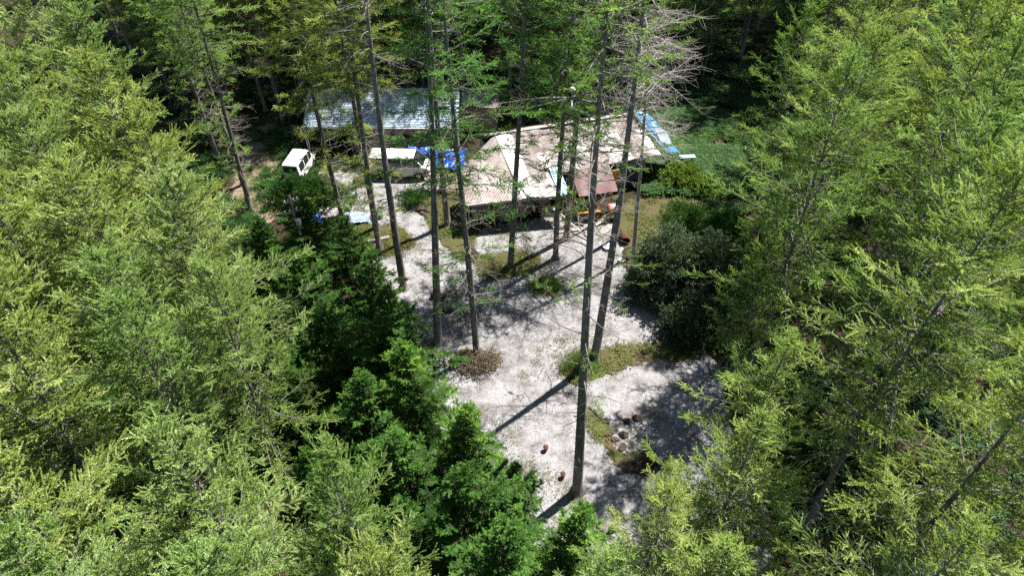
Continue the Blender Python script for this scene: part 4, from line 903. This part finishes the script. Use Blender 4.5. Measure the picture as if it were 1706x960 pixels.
# ------------------------------------------------------------------ bushes, herbs, grass, litter
def leafy(seed, pts, nrm, n, llen, lw, spread, tint_mu, tint_sd=0.18, up=0.4):
    """oval leaves (folded diamonds) scattered round the points"""
    rng = np.random.default_rng(seed); idx = rng.integers(0, len(pts), n)
    p = pts[idx] + rng.normal(0, spread, (n, 3)); d = norm(nrm[idx] * 0.8 + rng.normal(0, .7, (n, 3)) + UP * up)
    side = norm(np.cross(d, rng.normal(size=(n, 3)))); nn = np.cross(d, side)
    l = (llen * rng.uniform(.6, 1.3, n))[:, None]; w = l * (lw / llen) * .5
    V = np.stack([p, p + d * l * .5 + side * w + nn * w * .3, p + d * l, p + d * l * .5 - side * w + nn * w * .3], 1).reshape(-1, 3)
    return V, np.repeat(np.clip(rng.normal(tint_mu, tint_sd, n), 0, 1), 4)
def bush(name, loc, size, seed, leaf, label, cat, nclump, nleaf, llen, lw, tint_mu, stem=M['bark_dark'], group=None, csize=.32):
    rng = np.random.default_rng(seed); e = empty(name, loc, label, cat, group)
    d = norm(rng.normal(size=(nclump, 3))); d[:, 2] = np.abs(d[:, 2]); rad = rng.uniform(.55, 1.0, nclump)[:, None] * (1 + .22 * np.sin(d[:, :1] * 4 + seed) * np.cos(d[:, 1:2] * 5))
    c = d * rad * np.array(size); c[:, 2] += .25
    mb = MB()
    for k in range(0, nclump, max(1, nclump // 26)):
        b = Vector(c[k]); mb.tube([(0, 0, 0), (b.x * .3, b.y * .3, b.z * .45), tuple(b)], [.045, .03, .008], stem, 5)
    mb.build('stem', e)
    pts = (c[:, None] + rng.normal(0, csize, (nclump, 30, 3)) * np.array([1, 1, .6])).reshape(-1, 3); pts[:, 2] = np.maximum(pts[:, 2], .05)
    V, T = leafy(seed, pts, np.repeat(d, 30, 0), nleaf, llen, lw, .05, tint_mu)
    o = bpy.data.objects.new('foliage', np_mesh('foliage', V, np.arange(len(V)).reshape(-1, 4), [leaf], tint=T)); col.objects.link(o); o.parent = e
    return e
bush('broadleaf_bush', (9.8, 33.0, 0), (2.5, 2.2, 4.6), 3, M['broad'], "big glossy dark bush at the right edge of the gravel", 'bush', 190, 80000, .12, .055, .72)  # leaf tint raised to paint this bush as better lit
bush('broadleaf_bush', (12.3, 32.6, 0), (2.3, 2.1, 4.4), 4, M['broad'], "dark glossy bush on the far right of the biggest one", 'bush', 140, 50000, .12, .055, .4)
bush('broadleaf_bush', (11.0, 29.2, 0), (1.9, 1.7, 2.2), 5, M['broad'], "lower dark bush between the two big ones and the mossy bank", 'bush', 100, 36000, .12, .055, .4)
bush('herb_clump', (13.2, 46.0, 0), (1.7, 1.2, .9), 6, M['herb'], "bright yellow-green clump at the foot of the faded tarpaulin", 'plant', 60, 12000, .18, .10, .95)
bush('herb_clump', (15.3, 44.6, 0), (1.2, 1.0, .7), 7, M['herb'], "low yellow-green clump on the turf, right of the brightest one", 'plant', 40, 7000, .16, .09, .85)
bush('shrub', (-14.6, 43.6, 0), (1.9, 1.3, 1.5), 8, M['herb'], "green shrub right before the small van", 'shrub', 70, 18000, .13, .06, .45)
bush('shrub', (-16.6, 43.2, 0), (1.5, 1.3, 1.6), 18, M['herb'], "dark shrub left of the one before the small van", 'shrub', 60, 15000, .13, .06, .15)
bush('shrub', (-7.3, 42.9, 0), (.9, .7, .8), 9, M['herb'], "small green shrub beside the large pale boulder", 'shrub', 30, 6000, .11, .05, .5)
bush('shrub', (12.6, 40.6, 0), (1.5, 1.1, .9), 25, M['herb'], "green shrub on the turf right of the drum, nearest the house", 'shrub', 50, 12000, .12, .05, .5)
bush('shrub', (15.2, 39.4, 0), (1.6, 1.4, 1.2), 26, M['herb'], "darker shrub on the turf, farther right than the one near the drum", 'shrub', 60, 14000, .12, .05, .3)
bush('shrub', (10.6, 37.0, 0), (1.0, .8, .6), 27, M['herb'], "low shrub on the turf just above the big dark bush", 'shrub', 30, 6000, .11, .045, .6)
bush('shrub', (-2.0, 26.6, 0), (1.5, .8, .35), 10, M['dry'], "brownish low shrub around the upright larch's base", 'shrub', 40, 7000, .10, .04, .6)
bush('shrub', (2.1, 33.3, 0), (1.3, .5, .35), 11, M['herb'], "small yellow-green shrub in the middle of the gravel", 'shrub', 40, 6000, .11, .018, .75)
bush('shrub', (4.0, 26.4, 0), (1.0, .5, .4), 12, M['herb'], "low shrub at the left tip of the mossy bank", 'shrub', 30, 5000, .10, .035, .7)
rng = np.random.default_rng(77)
th = rng.random(900) * 6.28; rr_ = np.sqrt(rng.random(900)); px = 6.5 + rr_ * np.cos(th) * 1.0; py = 19.7 + rr_ * np.sin(th) * .45; pz = .05 + (1 - rr_) * .3 * rng.random(900)
a_ = np.stack([px, py, pz], 1); dv_ = norm(rng.normal(size=(900, 3)) * np.array([1, 1, .35])); V, F = prisms(a_ - dv_ * .2, a_ + dv_ * .2, np.full(900, .009), np.full(900, .005))
o = bpy.data.objects.new('twig_heap', np_mesh('twig_heap', V, F, [M['stone_brown']])); col.objects.link(o); tag(o, "heap of brown twigs between moss strip and gravel's edge", 'twig heap')

def scatter_stuff(name, mat, P, seed, hgt, w, n, tint_mu, label=None, tuft=5, spread=.12, lean=.5):
    """grass or fern blades: each a bent two-piece strip"""
    rng = np.random.default_rng(seed); idx = rng.integers(0, len(P), n); b = P[idx] + np.concatenate([rng.normal(0, spread, (n, 2)), np.zeros((n, 1))], 1)
    a = rng.random(n) * 6.28; out = np.stack([np.cos(a), np.sin(a), np.zeros(n)], 1); sd = np.stack([-np.sin(a), np.cos(a), np.zeros(n)], 1)
    h = (hgt * rng.uniform(.4, 1.3, n))[:, None]; ww = (w * rng.uniform(.6, 1.3, n))[:, None]
    m_ = b + UP * h * .75 + out * h * lean * .5; t_ = b + UP * h * .9 + out * h * lean * 1.3
    V = np.stack([b - sd * ww * .3, b + sd * ww * .3, m_ + sd * ww, m_ - sd * ww, t_ + sd * ww * .15, t_ - sd * ww * .15], 1).reshape(-1, 3)
    i = np.arange(n)[:, None] * 6; F = np.concatenate([i + np.array([[0, 1, 2, 3]]), i + np.array([[3, 2, 4, 5]])], 0)
    T = np.repeat(np.clip(rng.normal(tint_mu, .2, n), 0, 1), 6)
    o = bpy.data.objects.new(name, np_mesh(name, V, F, [mat], tint=T)); col.objects.link(o); tag(o, label, kind='stuff'); return o
def area(seed, n, cx, cy, sx, sy, clump=0.0):
    rng = np.random.default_rng(seed); x = rng.uniform(cx - sx, cx + sx, n); y = rng.uniform(cy - sy, cy + sy, n)
    if clump:
        k = np.sin(x * .9 + 1.3 * np.sin(y * .5)) + np.sin(y * 1.1 + 1.7 * np.sin(x * .6)) + rng.normal(0, .5, n); m_ = k > clump; x, y = x[m_], y[m_]
    return np.stack([x, y, [gz(a, b) for a, b in zip(x, y)]], 1)
scatter_stuff('ferns', M['herb'], area(1, 6000, 17.5, 54, 7.5, 10, -1.0), 21, .42, .055, 120000, .22, lean=1.1)
scatter_stuff('undergrowth', M['herb'], area(2, 9000, 0, 72, 48, 17, .2), 22, .45, .05, 110000, .2, lean=1.0)
scatter_stuff('undergrowth', M['herb'], np.concatenate([area(3, 5000, 22, 28, 10, 22, .3), area(13, 4000, -20, 32, 8, 22, .3)]), 23, .35, .04, 80000, .12, lean=1.0)
def poly_pts(seed, n, poly, jitter=.2):
    rng = np.random.default_rng(seed); P = np.array(poly); out = []
    lo, hi = P.min(0), P.max(0)
    S = rng.uniform(lo, hi, (n * 3, 2)); ins = np.zeros(len(S), bool)
    for a_, b_ in zip(P, np.roll(P, -1, 0)):
        c = ((a_[1] > S[:, 1]) != (b_[1] > S[:, 1])) & (S[:, 0] < (b_[0] - a_[0]) * (S[:, 1] - a_[1]) / (b_[1] - a_[1] + 1e-12) + a_[0]); ins ^= c
    S = S[ins][:n]; return np.concatenate([S, np.full((len(S), 1), .012)], 1)
TURFS = [[(-7.1, 43.9), (-3.9, 44.5), (-2.6, 40.5), (-2.6, 38.2), (-3.6, 36.7), (-5.5, 39.0)], [(7.6, 42.2), (13.0, 44.6), (18.5, 44.5), (17.0, 38.0), (13.0, 34.0), (9.8, 33.6), (8.2, 35.5), (8.2, 38.5)],
         [(-11.4, 39.8), (-9.4, 40.3), (-7.5, 39.2), (-7.0, 37.7), (-8.5, 36.6), (-10.6, 36.9)], [(-2.4, 36.2), (-0.1, 37.2), (2.0, 36.5), (1.3, 35.2), (-0.1, 34.3), (-2.1, 34.5)],
         [(3.6, 27.3), (5.3, 27.9), (8.2, 28.4), (11.2, 28.6), (12.2, 27.5), (9.6, 27.0), (7.3, 26.7), (5.4, 25.8), (3.6, 25.2), (2.7, 26.1)], [(3.9, 23.3), (4.5, 23.0), (5.3, 21.5), (5.8, 20.6), (4.8, 20.9)],
         [(-24.1, 51.8), (-22.0, 55.4), (-19.0, 54.9), (-17.3, 50.8), (-17.6, 46.6), (-16.5, 43.5), (-18.2, 40.1), (-20.5, 40.1), (-22.4, 47.1)]]
for k, T_ in enumerate(TURFS):
    P = poly_pts(40 + k, 500, T_)
    if len(P): scatter_stuff('grass', M['grass'], P[np.sin(P[:, 0] * 2.1) + np.sin(P[:, 1] * 2.7 + P[:, 0]) > -.1], 50 + k, .15, .02, (5000, 16000, 4500, 3500, 4000, 2000, 6000)[k], .5, spread=.2, lean=.8)
# fallen twigs and needles on the gravel
rng = np.random.default_rng(5); P = poly_pts(90, 5200, GRAVEL); k_ = np.sin(P[:, 0] * 1.1 + 2 * np.sin(P[:, 1] * .4)) + np.sin(P[:, 1] * .9 + P[:, 0] * .3) + rng.normal(0, .8, len(P)); P = P[k_ > .1]
n = len(P); a = rng.random(n) * 6.28; dv = np.stack([np.cos(a), np.sin(a), rng.uniform(0, .15, n)], 1) * rng.uniform(.04, .22, n)[:, None]
V, F = prisms(P + UP * .01 - dv, P + UP * .012 + dv, np.full(n, .008), np.full(n, .004)); o = bpy.data.objects.new('fallen_twigs', np_mesh('fallen_twigs', V, F, [M['bark_dark']])); col.objects.link(o); tag(o, kind='stuff')

# weeds thinning out into the gravel
P = poly_pts(95, 2600, GRAVEL); k_ = np.sin(P[:, 0] * .8 + 2.2 * np.sin(P[:, 1] * .35)) + np.sin(P[:, 1] * .7 + 1.5 * np.sin(P[:, 0] * .5)) + np.random.default_rng(9).normal(0, .35, len(P)); P = P[k_ > 1.05]
scatter_stuff('weeds', M['grass'], P, 96, .10, .014, 9000, .45, spread=.22, lean=1.0)

# needles and twigs caught on the roofs
rng = np.random.default_rng(61); n = 900
u_ = rng.uniform(0.2, 11.2, n); v_ = 3.6 * rng.random(n) ** .8
B_ = np.array([tuple(Lr(a, b, 4.34 - b * .487)) for a, b in zip(u_, v_)]); B_[:, 0] += A[0]; B_[:, 1] += A[1]
a = rng.random(n) * 6.28; dv = np.stack([np.cos(a), np.sin(a), np.zeros(n)], 1) * rng.uniform(.03, .18, n)[:, None]; dv[:, 2] = -(dv[:, 0] * .143 - dv[:, 1] * .466)
V, F = prisms(B_ - dv, B_ + dv, np.full(n, .010), np.full(n, .005)); o = bpy.data.objects.new('roof_twigs', np_mesh('roof_twigs', V, F, [M['bark_dark']])); col.objects.link(o); tag(o, kind='stuff')
